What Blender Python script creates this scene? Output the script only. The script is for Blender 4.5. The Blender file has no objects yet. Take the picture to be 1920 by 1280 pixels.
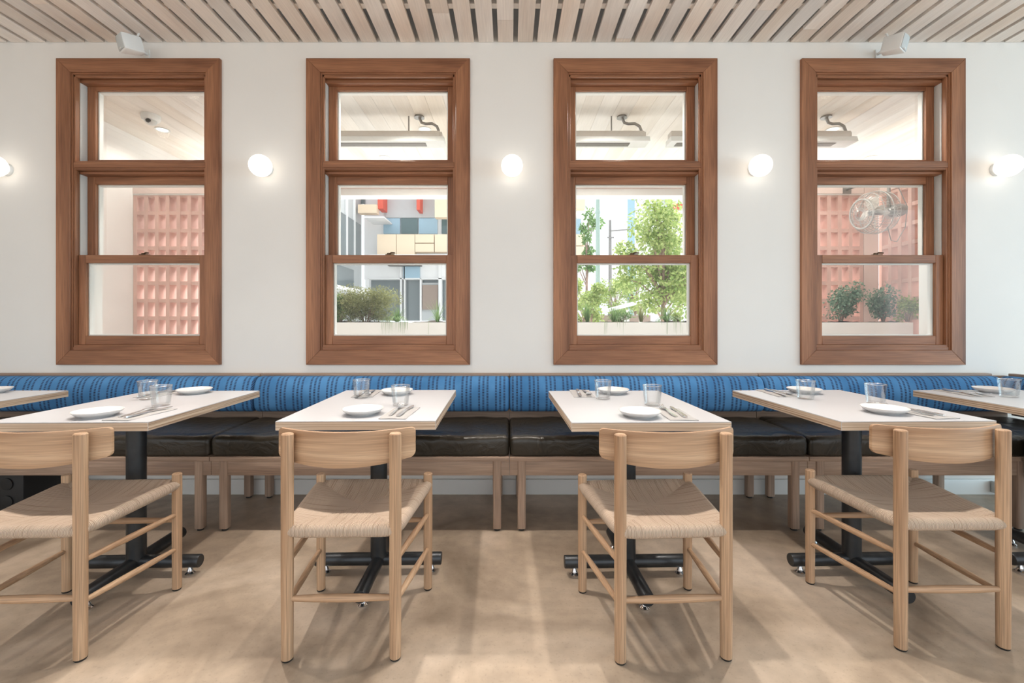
import bpy, bmesh, math, random
from mathutils import Vector, Matrix
R = math.radians
PI = math.pi
random.seed(7)
sc = bpy.context.scene
col = sc.collection

# ------------------------------------------------------------------ view geometry
F = 833.0; VX = 955.0; VY = 605.0; H = 1.115          # focal length and vanishing point in a 1920x1280 frame, eye height
def P(px, py, D):
    s = F / D
    return ((px - VX) / s, D, H + (VY - py) / s)

# ------------------------------------------------------------------ materials
def new_mat(name):
    m = bpy.data.materials.new(name); m.use_nodes = True
    nt = m.node_tree
    return m, nt, nt.nodes['Principled BSDF']
def srgb(r, g, b):
    f = lambda c: (c / 255 / 12.92) if c / 255 <= 0.04045 else ((c / 255 + 0.055) / 1.055) ** 2.4
    return (f(r), f(g), f(b), 1)
def plain(name, c, rough=0.5, metal=0.0, spec=0.5, noise=0.0, nscale=8, bump=0.0, bscale=60):
    m, nt, b = new_mat(name)
    b.inputs['Base Color'].default_value = c
    b.inputs['Roughness'].default_value = rough
    b.inputs['Metallic'].default_value = metal
    b.inputs['Specular IOR Level'].default_value = spec
    if noise or bump:
        tc = nt.nodes.new('ShaderNodeTexCoord')
    if noise:
        n = nt.nodes.new('ShaderNodeTexNoise'); n.inputs['Scale'].default_value = nscale; n.inputs['Detail'].default_value = 5
        nt.links.new(tc.outputs['Object'], n.inputs['Vector'])
        r = nt.nodes.new('ShaderNodeValToRGB')
        r.color_ramp.elements[0].position = 0.3; r.color_ramp.elements[1].position = 0.7
        r.color_ramp.elements[0].color = tuple(x * (1 - noise) for x in c[:3]) + (1,)
        r.color_ramp.elements[1].color = tuple(min(1, x * (1 + noise)) for x in c[:3]) + (1,)
        nt.links.new(n.outputs['Fac'], r.inputs['Fac']); nt.links.new(r.outputs['Color'], b.inputs['Base Color'])
    if bump:
        n2 = nt.nodes.new('ShaderNodeTexNoise'); n2.inputs['Scale'].default_value = bscale; n2.inputs['Detail'].default_value = 4
        nt.links.new(tc.outputs['Object'], n2.inputs['Vector'])
        bp = nt.nodes.new('ShaderNodeBump'); bp.inputs['Strength'].default_value = bump; bp.inputs['Distance'].default_value = 0.01
        nt.links.new(n2.outputs['Fac'], bp.inputs['Height']); nt.links.new(bp.outputs['Normal'], b.inputs['Normal'])
    return m
def wood(name, dark, light, axis='Z', rough=0.5, across=9.0, fine=0.35, island=0.0, spec=0.4, flat=None):
    """grain stretched along one axis of the object's own space"""
    m, nt, b = new_mat(name); N = nt.nodes; L = nt.links
    tc = N.new('ShaderNodeTexCoord')
    def noise(along, acr, detail, dist):
        mp = N.new('ShaderNodeMapping')
        s = [acr, acr, acr]; s['XYZ'.index(axis)] = along
        if flat: s['XYZ'.index(flat)] = along
        mp.inputs['Scale'].default_value = s
        L.new(tc.outputs['Object'], mp.inputs['Vector'])
        n = N.new('ShaderNodeTexNoise'); n.inputs['Scale'].default_value = 1.0
        n.inputs['Detail'].default_value = detail; n.inputs['Distortion'].default_value = dist
        L.new(mp.outputs['Vector'], n.inputs['Vector']); return n, mp
    n1, mp1 = noise(1.0, across, 3, 0.6)
    n2, mp2 = noise(5.0, across * 18, 2, 0.0)
    if island:
        g = N.new('ShaderNodeNewGeometry')
        mul = N.new('ShaderNodeVectorMath'); mul.operation = 'SCALE'; mul.inputs['Scale'].default_value = 37.0
        cx = N.new('ShaderNodeCombineXYZ')
        for k in range(3): L.new(g.outputs['Random Per Island'], cx.inputs[k])
        L.new(cx.outputs[0], mul.inputs[0]); L.new(mul.outputs[0], mp1.inputs['Location'])
    ramp = N.new('ShaderNodeValToRGB')
    ramp.color_ramp.elements[0].position = 0.28; ramp.color_ramp.elements[1].position = 0.72
    ramp.color_ramp.elements[0].color = dark; ramp.color_ramp.elements[1].color = light
    L.new(n1.outputs['Fac'], ramp.inputs['Fac'])
    r2 = N.new('ShaderNodeMapRange'); r2.inputs['From Min'].default_value = 0.3; r2.inputs['From Max'].default_value = 0.7
    r2.inputs['To Min'].default_value = 1 - fine; r2.inputs['To Max'].default_value = 1.0 + fine * 0.25
    L.new(n2.outputs['Fac'], r2.inputs['Value'])
    mix = N.new('ShaderNodeMix'); mix.data_type = 'RGBA'; mix.blend_type = 'MULTIPLY'; mix.inputs['Factor'].default_value = 1
    L.new(ramp.outputs['Color'], mix.inputs['A'])
    cc = N.new('ShaderNodeCombineColor')
    for k in range(3): L.new(r2.outputs[0], cc.inputs[k])
    L.new(cc.outputs[0], mix.inputs['B'])
    out = mix.outputs['Result']
    if island:
        hs = N.new('ShaderNodeHueSaturation')
        mr = N.new('ShaderNodeMapRange'); mr.inputs['To Min'].default_value = 1 - island; mr.inputs['To Max'].default_value = 1 + island * 0.5
        L.new(g.outputs['Random Per Island'], mr.inputs['Value']); L.new(mr.outputs[0], hs.inputs['Value'])
        w = N.new('ShaderNodeTexWhiteNoise'); w.noise_dimensions = '1D'
        L.new(g.outputs['Random Per Island'], w.inputs['W'])
        mr2 = N.new('ShaderNodeMapRange'); mr2.inputs['To Min'].default_value = 0.55; mr2.inputs['To Max'].default_value = 1.35
        L.new(w.outputs['Value'], mr2.inputs['Value']); L.new(mr2.outputs[0], hs.inputs['Saturation'])
        L.new(out, hs.inputs['Color']); out = hs.outputs['Color']
    L.new(out, b.inputs['Base Color'])
    b.inputs['Roughness'].default_value = rough; b.inputs['Specular IOR Level'].default_value = spec
    bp = N.new('ShaderNodeBump'); bp.inputs['Strength'].default_value = 0.12; bp.inputs['Distance'].default_value = 0.004
    L.new(n2.outputs['Fac'], bp.inputs['Height']); L.new(bp.outputs['Normal'], b.inputs['Normal'])
    return m
def emit(name, c, s):
    m = bpy.data.materials.new(name); m.use_nodes = True; nt = m.node_tree
    nt.nodes.remove(nt.nodes['Principled BSDF'])
    e = nt.nodes.new('ShaderNodeEmission'); e.inputs['Color'].default_value = c; e.inputs['Strength'].default_value = s
    nt.links.new(e.outputs[0], nt.nodes['Material Output'].inputs['Surface'])
    return m
def thin_glass(name, tint, base, edge, rough=0.0):
    m = bpy.data.materials.new(name); m.use_nodes = True; nt = m.node_tree; N = nt.nodes; L = nt.links
    N.remove(N['Principled BSDF'])
    t = N.new('ShaderNodeBsdfTransparent'); t.inputs['Color'].default_value = tint
    g = N.new('ShaderNodeBsdfGlossy'); g.inputs['Roughness'].default_value = rough
    lw = N.new('ShaderNodeLayerWeight'); lw.inputs['Blend'].default_value = 0.35
    mr = N.new('ShaderNodeMapRange'); mr.inputs['To Min'].default_value = base; mr.inputs['To Max'].default_value = edge
    L.new(lw.outputs['Fresnel'], mr.inputs['Value'])
    mx = N.new('ShaderNodeMixShader')
    L.new(mr.outputs[0], mx.inputs['Fac']); L.new(t.outputs[0], mx.inputs[1]); L.new(g.outputs[0], mx.inputs[2])
    L.new(mx.outputs[0], N['Material Output'].inputs['Surface'])
    return m
def leafmat(name, c1, c2):
    m, nt, b = new_mat(name); N = nt.nodes; L = nt.links
    g = N.new('ShaderNodeNewGeometry')
    r = N.new('ShaderNodeValToRGB'); r.color_ramp.elements[0].color = c1; r.color_ramp.elements[1].color = c2
    L.new(g.outputs['Random Per Island'], r.inputs['Fac'])
    L.new(r.outputs[0], b.inputs['Base Color']); b.inputs['Roughness'].default_value = 0.6
    tr = N.new('ShaderNodeBsdfTranslucent'); L.new(r.outputs[0], tr.inputs['Color'])
    mx = N.new('ShaderNodeMixShader'); mx.inputs['Fac'].default_value = 0.45
    L.new(b.outputs[0], mx.inputs[1]); L.new(tr.outputs[0], mx.inputs[2])
    L.new(mx.outputs[0], N['Material Output'].inputs['Surface'])
    return m

M = {}
M['wall'] = plain('white_paint', (0.80, 0.785, 0.755, 1), 0.6, noise=0.02, nscale=2, bump=0.03, bscale=120)
M['base_paint'] = plain('baseboard_paint', (0.72, 0.72, 0.70, 1), 0.4)
M['ceil_dark'] = plain('dark_ceiling_void', (0.05, 0.042, 0.036, 1), 0.9)
CED_D = (0.195, 0.078, 0.038, 1); CED_L = (0.43, 0.195, 0.098, 1)
M['cedar_v'] = wood('stained_cedar_upright', CED_D, CED_L, 'Z', 0.45, 10, 0.3)
M['cedar_h'] = wood('stained_cedar_level', CED_D, CED_L, 'X', 0.45, 10, 0.3)
OAK_D = (0.37, 0.215, 0.12, 1); OAK_L = (0.63, 0.43, 0.275, 1)
M['oak_z'] = wood('oak_upright', OAK_D, OAK_L, 'Z', 0.5, 22, 0.38)
M['oak_x'] = wood('oak_level', OAK_D, OAK_L, 'X', 0.5, 14, 0.3)
M['oak_board'] = wood('oak_bent_board', OAK_D, OAK_L, 'X', 0.5, 16, 0.28, flat='Y')
M['oak_y'] = wood('oak_deep', OAK_D, OAK_L, 'Y', 0.5, 14, 0.3)
GO_D = (0.30, 0.20, 0.145, 1); GO_L = (0.46, 0.33, 0.245, 1)
M['greyoak_x'] = wood('bench_oak_level', GO_D, GO_L, 'X', 0.55, 10, 0.3)
M['greyoak_y'] = wood('bench_oak_deep', GO_D, GO_L, 'Y', 0.55, 10, 0.3)
M['greyoak_z'] = wood('bench_oak_upright', GO_D, GO_L, 'Z', 0.55, 10, 0.3)
M['slat'] = wood('hemlock_slats', (0.83, 0.72, 0.635, 1), (0.93, 0.845, 0.775, 1), 'Y', 0.55, 7, 0.10, island=0.13)
M['batten'] = plain('pale_batten', (0.86, 0.82, 0.78, 1), 0.6)
M['plank'] = wood('whitewashed_planks', (0.72, 0.655, 0.585, 1), (0.84, 0.79, 0.73, 1), 'Y', 0.6, 6, 0.06, island=0.05)
M['gunmetal'] = plain('gunmetal_tube', (0.055, 0.060, 0.066, 1), 0.38, 0.75, noise=0.12, nscale=20)
M['chrome'] = plain('chrome', (0.75, 0.75, 0.76, 1), 0.12, 1.0)
M['steel'] = plain('brushed_steel', (0.72, 0.72, 0.72, 1), 0.26, 0.95)
M['black_rubber'] = plain('black_rubber', (0.012, 0.012, 0.012, 1), 0.6)
M['white_plastic'] = plain('white_plastic', (0.78, 0.79, 0.78, 1), 0.4)
M['grille'] = plain('pale_grille', (0.55, 0.58, 0.58, 1), 0.6, bump=0.3, bscale=400)
M['ceramic'] = plain('white_ceramic', (0.68, 0.665, 0.65, 1), 0.25, noise=0.02, nscale=30)
M['linen'] = plain('grey_linen', (0.37, 0.36, 0.355, 1), 0.9, noise=0.06, nscale=200, bump=0.15, bscale=500)
M['bronze'] = plain('bronze_hardware', (0.10, 0.06, 0.035, 1), 0.4, 0.8)
M['vinyl'] = plain('grey_jamb_track', (0.62, 0.62, 0.60, 1), 0.4)
M['white_bead'] = plain('white_glazing_bead', (0.82, 0.81, 0.78, 1), 0.4)
M['pane'] = thin_glass('window_glass', (0.97, 0.985, 0.98, 1), 0.008, 0.14)
M['tumbler'] = thin_glass('tumbler_glass', (0.985, 0.99, 0.99, 1), 0.03, 0.40, 0.03)
M['glass_rim'] = thin_glass('thick_glass_rim', (0.98, 0.985, 0.985, 1), 0.30, 0.75, 0.25)
M['globe'] = emit('lit_opal_globe', (1.0, 0.91, 0.79, 1), 2.4)
M['downlight'] = emit('lit_downlight', (1.0, 0.95, 0.86, 1), 2.2)
M['render_white'] = plain('white_render', (0.84, 0.82, 0.80, 1), 0.8, noise=0.03, nscale=4)
M['pink_block'] = plain('pink_breeze_block', (0.66, 0.44, 0.385, 1), 0.8, noise=0.10, nscale=6, bump=0.1, bscale=80)
M['pink_plaster'] = plain('pale_pink_plaster', (0.76, 0.62, 0.57, 1), 0.8)
M['soil'] = plain('dark_soil', (0.05, 0.038, 0.028, 1), 0.95, noise=0.4, nscale=30)
M['paving'] = plain('pale_paving', (0.70, 0.69, 0.67, 1), 0.85, noise=0.08, nscale=3)
M['heater'] = plain('pale_heater_metal', (0.62, 0.58, 0.54, 1), 0.4, 0.3)
M['heater_dark'] = plain('heater_element', (0.20, 0.19, 0.18, 1), 0.4, 0.4)
M['cage'] = plain('pale_grey_wire', (0.44, 0.43, 0.42, 1), 0.35, 0.4)
M['conduit'] = plain('grey_conduit', (0.30, 0.29, 0.28, 1), 0.4, 0.6)
M['apt_white'] = plain('apartment_white', (0.86, 0.855, 0.86, 1), 0.8)
M['apt_grey'] = plain('apartment_pale_grey', (0.52, 0.54, 0.55, 1), 0.7)
M['apt_beige'] = plain('apartment_beige', (0.82, 0.66, 0.49, 1), 0.8)
M['apt_red'] = plain('apartment_red', (0.70, 0.13, 0.09, 1), 0.7)
M['glass_blue'] = plain('curtained_blue_glass', (0.34, 0.50, 0.62, 1), 0.25)
M['glass_teal'] = plain('dark_teal_glass', (0.11, 0.17, 0.18, 1), 0.12)
M['glass_grey'] = plain('grey_glass', (0.20, 0.23, 0.24, 1), 0.12)
M['dark_frame'] = plain('dark_frame', (0.12, 0.11, 0.10, 1), 0.5)
M['pole_green'] = plain('pale_green_pole', (0.36, 0.47, 0.44, 1), 0.5)
M['pole_grey'] = plain('grey_timber_pole', (0.26, 0.25, 0.25, 1), 0.8)
M['bark'] = plain('pinkish_bark', (0.30, 0.21, 0.17, 1), 0.9, noise=0.3, nscale=20)
M['leaf_light'] = leafmat('light_green_leaves', (0.22, 0.33, 0.09, 1), (0.55, 0.62, 0.26, 1))
M['leaf_mid'] = leafmat('mid_green_leaves', (0.10, 0.20, 0.07, 1), (0.27, 0.40, 0.16, 1))
M['leaf_blue'] = leafmat('blue_green_leaves', (0.11, 0.20, 0.14, 1), (0.30, 0.42, 0.31, 1))
M['leaf_olive'] = leafmat('olive_leaves', (0.16, 0.17, 0.07, 1), (0.36, 0.38, 0.18, 1))
M['box_dark'] = plain('black_case', (0.015, 0.014, 0.014, 1), 0.55)
M['screen_brown'] = plain('brown_screen_block', (0.34, 0.26, 0.22, 1), 0.8)

def floor_mat():
    m, nt, b = new_mat('polished_concrete'); N = nt.nodes; L = nt.links
    tc = N.new('ShaderNodeTexCoord')
    def nz(s, d, dist=0.0):
        n = N.new('ShaderNodeTexNoise'); n.inputs['Scale'].default_value = s; n.inputs['Detail'].default_value = d; n.inputs['Distortion'].default_value = dist
        L.new(tc.outputs['Object'], n.inputs['Vector']); return n
    a = nz(1.5, 10, 1.2); f = nz(14, 8); sp = nz(90, 3)
    r = N.new('ShaderNodeValToRGB'); cr = r.color_ramp
    cr.elements[0].position = 0.30; cr.elements[0].color = (0.25, 0.19, 0.14, 1)
    cr.elements[1].position = 0.72; cr.elements[1].color = (0.61, 0.505, 0.405, 1)
    e = cr.elements.new(0.5); e.color = (0.44, 0.35, 0.265, 1)
    L.new(a.outputs['Fac'], r.inputs['Fac'])
    mr = N.new('ShaderNodeMapRange'); mr.inputs['From Min'].default_value = 0.25; mr.inputs['From Max'].default_value = 0.75
    mr.inputs['To Min'].default_value = 0.84; mr.inputs['To Max'].default_value = 1.13
    L.new(f.outputs['Fac'], mr.inputs['Value'])
    mr2 = N.new('ShaderNodeMapRange'); mr2.inputs['From Min'].default_value = 0.30; mr2.inputs['From Max'].default_value = 0.42
    mr2.inputs['To Min'].default_value = 0.87; mr2.inputs['To Max'].default_value = 1.0
    L.new(sp.outputs['Fac'], mr2.inputs['Value'])
    mu = N.new('ShaderNodeMath'); mu.operation = 'MULTIPLY'; L.new(mr.outputs[0], mu.inputs[0]); L.new(mr2.outputs[0], mu.inputs[1])
    vm = N.new('ShaderNodeVectorMath'); vm.operation = 'SCALE'; L.new(r.outputs['Color'], vm.inputs[0]); L.new(mu.outputs[0], vm.inputs['Scale'])
    L.new(vm.outputs[0], b.inputs['Base Color'])
    rr = N.new('ShaderNodeMapRange'); rr.inputs['To Min'].default_value = 0.30; rr.inputs['To Max'].default_value = 0.52
    L.new(a.outputs['Fac'], rr.inputs['Value']); L.new(rr.outputs[0], b.inputs['Roughness'])
    b.inputs['Specular IOR Level'].default_value = 0.35
    return m
M['floor'] = floor_mat()

def fabric_mat():
    m, nt, b = new_mat('blue_dash_fabric'); N = nt.nodes; L = nt.links
    tc = N.new('ShaderNodeTexCoord'); sx = N.new('ShaderNodeSeparateXYZ'); L.new(tc.outputs['UV'], sx.inputs[0])
    def mth(op, a, bb=None):
        n = N.new('ShaderNodeMath'); n.operation = op
        for k, v in enumerate((a, bb)):
            if v is None: continue
            if isinstance(v, (int, float)): n.inputs[k].default_value = v
            else: L.new(v, n.inputs[k])
        return n.outputs[0]
    w = mth('MULTIPLY', mth('FRACT', mth('DIVIDE', sx.outputs[0], 0.105)), 0.105)
    tot = None
    for c, off in ((0.022, 0.0), (0.048, 0.5), (0.074, 0.0)):
        cm = mth('LESS_THAN', mth('ABSOLUTE', mth('SUBTRACT', w, c)), 0.0062)
        dm = mth('LESS_THAN', mth('FRACT', mth('ADD', mth('DIVIDE', sx.outputs[1], 0.0098), off)), 0.5)
        k = mth('MULTIPLY', cm, dm)
        tot = k if tot is None else mth('ADD', tot, k)
    nz = N.new('ShaderNodeTexNoise'); nz.inputs['Scale'].default_value = 6; L.new(tc.outputs['Object'], nz.inputs['Vector'])
    r = N.new('ShaderNodeValToRGB'); r.color_ramp.elements[0].color = (0.055, 0.185, 0.40, 1); r.color_ramp.elements[1].color = (0.09, 0.26, 0.52, 1)
    r.color_ramp.elements[0].position = 0.35; r.color_ramp.elements[1].position = 0.65
    L.new(nz.outputs['Fac'], r.inputs['Fac'])
    mx = N.new('ShaderNodeMix'); mx.data_type = 'RGBA'; L.new(tot, mx.inputs['Factor'])
    L.new(r.outputs[0], mx.inputs['A']); mx.inputs['B'].default_value = (0.022, 0.018, 0.035, 1)
    L.new(mx.outputs['Result'], b.inputs['Base Color']); b.inputs['Roughness'].default_value = 0.85
    b.inputs['Specular IOR Level'].default_value = 0.2
    n2 = N.new('ShaderNodeTexNoise'); n2.inputs['Scale'].default_value = 350; L.new(tc.outputs['Object'], n2.inputs['Vector'])
    bp = N.new('ShaderNodeBump'); bp.inputs['Strength'].default_value = 0.2; bp.inputs['Distance'].default_value = 0.003
    L.new(n2.outputs['Fac'], bp.inputs['Height']); L.new(bp.outputs['Normal'], b.inputs['Normal'])
    return m
M['fabric'] = fabric_mat()

def leather_mat():
    m, nt, b = new_mat('black_olive_leather'); N = nt.nodes; L = nt.links
    tc = N.new('ShaderNodeTexCoord')
    b.inputs['Base Color'].default_value = (0.022, 0.018, 0.012, 1); b.inputs['Roughness'].default_value = 0.33
    b.inputs['Specular IOR Level'].default_value = 0.5
    n1 = N.new('ShaderNodeTexNoise'); n1.inputs['Scale'].default_value = 9; n1.inputs['Detail'].default_value = 3; n1.inputs['Distortion'].default_value = 1.5
    n2 = N.new('ShaderNodeTexNoise'); n2.inputs['Scale'].default_value = 220
    for n in (n1, n2): L.new(tc.outputs['Object'], n.inputs['Vector'])
    b1 = N.new('ShaderNodeBump'); b1.inputs['Strength'].default_value = 0.35; b1.inputs['Distance'].default_value = 0.02
    b2 = N.new('ShaderNodeBump'); b2.inputs['Strength'].default_value = 0.12; b2.inputs['Distance'].default_value = 0.002
    L.new(n1.outputs['Fac'], b1.inputs['Height']); L.new(n2.outputs['Fac'], b2.inputs['Height'])
    L.new(b1.outputs[0], b2.inputs['Normal']); L.new(b2.outputs[0], b.inputs['Normal'])
    return m
M['leather'] = leather_mat()

def cord_mat():
    m, nt, b = new_mat('paper_cord'); N = nt.nodes; L = nt.links
    tc = N.new('ShaderNodeTexCoord'); sx = N.new('ShaderNodeSeparateXYZ'); L.new(tc.outputs['UV'], sx.inputs[0])
    mu = N.new('ShaderNodeMath'); mu.operation = 'MULTIPLY'; mu.inputs[1].default_value = 2 * PI / 0.0046; L.new(sx.outputs[0], mu.inputs[0])
    sn = N.new('ShaderNodeMath'); sn.operation = 'SINE'; L.new(mu.outputs[0], sn.inputs[0])
    mp = N.new('ShaderNodeMapping'); mp.inputs['Scale'].default_value = (330, 4, 1); L.new(tc.outputs['UV'], mp.inputs['Vector'])
    nz = N.new('ShaderNodeTexNoise'); nz.inputs['Scale'].default_value = 1; nz.inputs['Detail'].default_value = 1; L.new(mp.outputs[0], nz.inputs['Vector'])
    r = N.new('ShaderNodeValToRGB')
    r.color_ramp.elements[0].position = 0.28; r.color_ramp.elements[0].color = (0.34, 0.235, 0.16, 1)
    r.color_ramp.elements[1].position = 0.44; r.color_ramp.elements[1].color = (0.58, 0.45, 0.345, 1)
    L.new(nz.outputs['Fac'], r.inputs['Fac'])
    mr = N.new('ShaderNodeMapRange'); mr.inputs['From Min'].default_value = -1; mr.inputs['From Max'].default_value = -0.2
    mr.inputs['To Min'].default_value = 0.55; mr.inputs['To Max'].default_value = 1.0; L.new(sn.outputs[0], mr.inputs['Value'])
    vm = N.new('ShaderNodeVectorMath'); vm.operation = 'SCALE'; L.new(r.outputs[0], vm.inputs[0]); L.new(mr.outputs[0], vm.inputs['Scale'])
    L.new(vm.outputs[0], b.inputs['Base Color']); b.inputs['Roughness'].default_value = 0.75
    bp = N.new('ShaderNodeBump'); bp.inputs['Strength'].default_value = 0.6; bp.inputs['Distance'].default_value = 0.002
    L.new(sn.outputs[0], bp.inputs['Height']); L.new(bp.outputs[0], b.inputs['Normal'])
    return m
M['cord'] = cord_mat()

def ply_mat(grain):
    m, nt, b = new_mat('plywood_edge_' + grain); N = nt.nodes; L = nt.links
    tc = N.new('ShaderNodeTexCoord')
    mp = N.new('ShaderNodeMapping'); mp.inputs['Scale'].default_value = (1.5, 30, 230) if grain == 'x' else (30, 1.5, 230)
    L.new(tc.outputs['Object'], mp.inputs['Vector'])
    n = N.new('ShaderNodeTexNoise'); n.inputs['Scale'].default_value = 1; n.inputs['Detail'].default_value = 2; L.new(mp.outputs[0], n.inputs['Vector'])
    r = N.new('ShaderNodeValToRGB')
    r.color_ramp.elements[0].position = 0.36; r.color_ramp.elements[0].color = (0.27, 0.17, 0.105, 1)
    r.color_ramp.elements[1].position = 0.56; r.color_ramp.elements[1].color = (0.60, 0.47, 0.35, 1)
    L.new(n.outputs['Fac'], r.inputs['Fac']); L.new(r.outputs[0], b.inputs['Base Color']); b.inputs['Roughness'].default_value = 0.55
    return m
M['ply_x'] = ply_mat('x'); M['ply_y'] = ply_mat('y')
M['laminate'] = plain('white_laminate', (0.49, 0.50, 0.525, 1), 0.33, spec=0.5)

# ------------------------------------------------------------------ mesh builder
class MB:
    def __init__(s): s.v = []; s.f = []; s.m = []; s.uv = {}
    def face(s, idx, mi=0, uv=None):
        s.f.append(tuple(idx)); s.m.append(mi)
        if uv: s.uv[len(s.f) - 1] = uv
    def box(s, x0, y0, z0, x1, y1, z1, mi=0, mats=None):
        b = len(s.v)
        s.v += [(x, y, z) for z in (z0, z1) for y in (y0, y1) for x in (x0, x1)]
        for k, q in enumerate(((0, 2, 3, 1), (4, 5, 7, 6), (0, 1, 5, 4), (2, 6, 7, 3), (0, 4, 6, 2), (1, 3, 7, 5))):  # bottom top front back left right
            s.face([b + i for i in q], mats[k] if mats else mi)
        return s
    def obox(s, mat, dx, dy, dz, mi=0):
        b = len(s.v); MBt = MB(); MBt.box(-dx / 2, -dy / 2, -dz / 2, dx / 2, dy / 2, dz / 2)
        s.v += [tuple(mat @ Vector(p)) for p in MBt.v]
        for f in MBt.f: s.face([b + i for i in f], mi)
        return s
    def prism(s, poly, axis, a, bb, mi=0):
        """poly: 2D points, extruded along axis from a to bb"""
        def pt(p, t):
            if axis == 'x': return (t, p[0], p[1])
            if axis == 'y': return (p[0], t, p[1])
            return (p[0], p[1], t)
        n = len(poly); b = len(s.v)
        s.v += [pt(p, a) for p in poly] + [pt(p, bb) for p in poly]
        s.face([b + i for i in range(n)], mi); s.face([b + n + i for i in reversed(range(n))], mi)
        for i in range(n):
            j = (i + 1) % n; s.face([b + i, b + n + i, b + n + j, b + j], mi)
        return s
    def tube(s, pts, rad, n=12, mi=0, cap=True, closed=False):
        pts = [Vector(p) for p in pts]; b = len(s.v); k = len(pts)
        if not hasattr(rad, '__len__'): rad = [rad] * k
        ref = None
        for i, p in enumerate(pts):
            if closed: d = pts[(i + 1) % k] - pts[i - 1]
            else: d = pts[min(i + 1, k - 1)] - pts[max(i - 1, 0)]
            d.normalize()
            if ref is None:
                ref = Vector((0, 0, 1)) if abs(d.z) < 0.9 else Vector((1, 0, 0))
            u = (ref - d * ref.dot(d)).normalized(); w = d.cross(u); ref = u
            for j in range(n):
                a = 2 * PI * j / n
                s.v.append(tuple(p + (u * math.cos(a) + w * math.sin(a)) * rad[i]))
        for i in range(k if closed else k - 1):
            i2 = (i + 1) % k
            for j in range(n):
                j2 = (j + 1) % n
                s.face([b + i * n + j, b + i * n + j2, b + i2 * n + j2, b + i2 * n + j], mi)
        if cap and not closed:
            s.face([b + j for j in reversed(range(n))], mi); s.face([b + (k - 1) * n + j for j in range(n)], mi)
        return s
    def lathe(s, prof, n=32, c=(0, 0, 0), mi=0, mat=None):
        """prof: (radius, z) points, spun round z"""
        b = len(s.v); k = len(prof)
        for (r, z) in prof:
            for j in range(n):
                a = 2 * PI * j / n
                p = Vector((r * math.cos(a), r * math.sin(a), z))
                if mat: p = mat @ p
                s.v.append((p[0] + c[0], p[1] + c[1], p[2] + c[2]))
        for i in range(k - 1):
            for j in range(n):
                j2 = (j + 1) % n
                s.face([b + i * n + j, b + i * n + j2, b + (i + 1) * n + j2, b + (i + 1) * n + j], mi)
        if prof[0][0] > 1e-6: s.face([b + j for j in reversed(range(n))], mi)
        if prof[-1][0] > 1e-6: s.face([b + (k - 1) * n + j for j in range(n)], mi)
        return s
    def build(s, name, mats, parent=None, bevel=0.0, seg=2, smooth=40, loc=None, weld=True):
        me = bpy.data.meshes.new(name); me.from_pydata(s.v, [], s.f)
        if not isinstance(mats, (list, tuple)): mats = [mats]
        for m in mats: me.materials.append(m)
        for i, p in enumerate(me.polygons): p.material_index = s.m[i]
        if s.uv:
            ul = me.uv_layers.new(name='UVMap')
            for i, p in enumerate(me.polygons):
                if i in s.uv:
                    for k, li in enumerate(p.loop_indices): ul.data[li].uv = s.uv[i][k]
        bm = bmesh.new(); bm.from_mesh(me)
        if weld: bmesh.ops.remove_doubles(bm, verts=bm.verts, dist=1e-5)
        if not s.uv: bmesh.ops.recalc_face_normals(bm, faces=bm.faces)
        if bevel:
            es = [e for e in bm.edges if len(e.link_faces) == 2 and e.calc_face_angle(0) > R(35)]
            bmesh.ops.bevel(bm, geom=es, offset=bevel, segments=seg, profile=0.5, affect='EDGES', clamp_overlap=True)
        bm.to_mesh(me); bm.free()
        if smooth:
            for p in me.polygons: p.use_smooth = True
            try: me.set_sharp_from_angle(angle=R(smooth))
            except Exception: pass
        o = bpy.data.objects.new(name, me); col.objects.link(o)
        if parent: o.parent = parent
        if loc: o.location = loc
        return o

def tag(o, label=None, cat=None, group=None, kind=None):
    if label: o['label'] = label
    if cat: o['category'] = cat
    if group: o['group'] = group
    if kind: o['kind'] = kind
    return o
def empty(name, loc=(0, 0, 0), rz=0.0, **kw):
    o = bpy.data.objects.new(name, None); o.empty_display_size = 0.05; col.objects.link(o)
    o.location = loc; o.rotation_euler = (0, 0, rz); return tag(o, **kw)
def struct(o, label=None, cat=None): o['kind'] = 'structure'; return tag(o, label, cat)
def dup(root, loc, rz, label, group=None):
    r = root.copy(); col.objects.link(r); r.location = loc; r.rotation_euler = (0, 0, rz)
    r['label'] = label
    if group: r['group'] = group
    for ch in list(root.children):
        c = ch.copy(); col.objects.link(c); c.parent = r
        for g in list(ch.children):
            d = g.copy(); col.objects.link(d); d.parent = c
    return r

# ================================================================== ROOM SHELL
WY = 2.90; WT = 0.20; CZ = 2.944
WINX = [(263.5 - VX) / 287.2, (729 - VX) / 287.2, (1190 - VX) / 287.2, (1652 - VX) / 287.2]
OH = 0.4395                       # half width of the opening
Z0, Z1 = 0.937, 2.739
b = MB()
b.box(-9, -8, -0.12, 9, WY + WT, 0.0)
struct(b.build('floor', M['floor'], smooth=0))
b = MB()
xs = [-5.0] + [x + sgn * OH for x in WINX for sgn in (-1, 1)] + [9.0]
for i in range(0, len(xs), 2):
    b.box(xs[i], WY, 0, xs[i + 1], WY + WT, 3.3)
for x in WINX:
    b.box(x - OH, WY, 0, x + OH, WY + WT, Z0); b.box(x - OH, WY, Z1, x + OH, WY + WT, 3.3)
struct(b.build('wall_back', M['wall'], smooth=0, weld=False))
b = MB(); b.box(-5.15, -1.2, 0, -5.0, WY + WT, 3.3); struct(b.build('wall_left', M['wall'], smooth=0))
b = MB(); b.box(-5.0, WY - 0.016, 0, 3.6, WY, 0.098); struct(b.build('baseboard_back', M['base_paint'], bevel=0.003))
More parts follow.
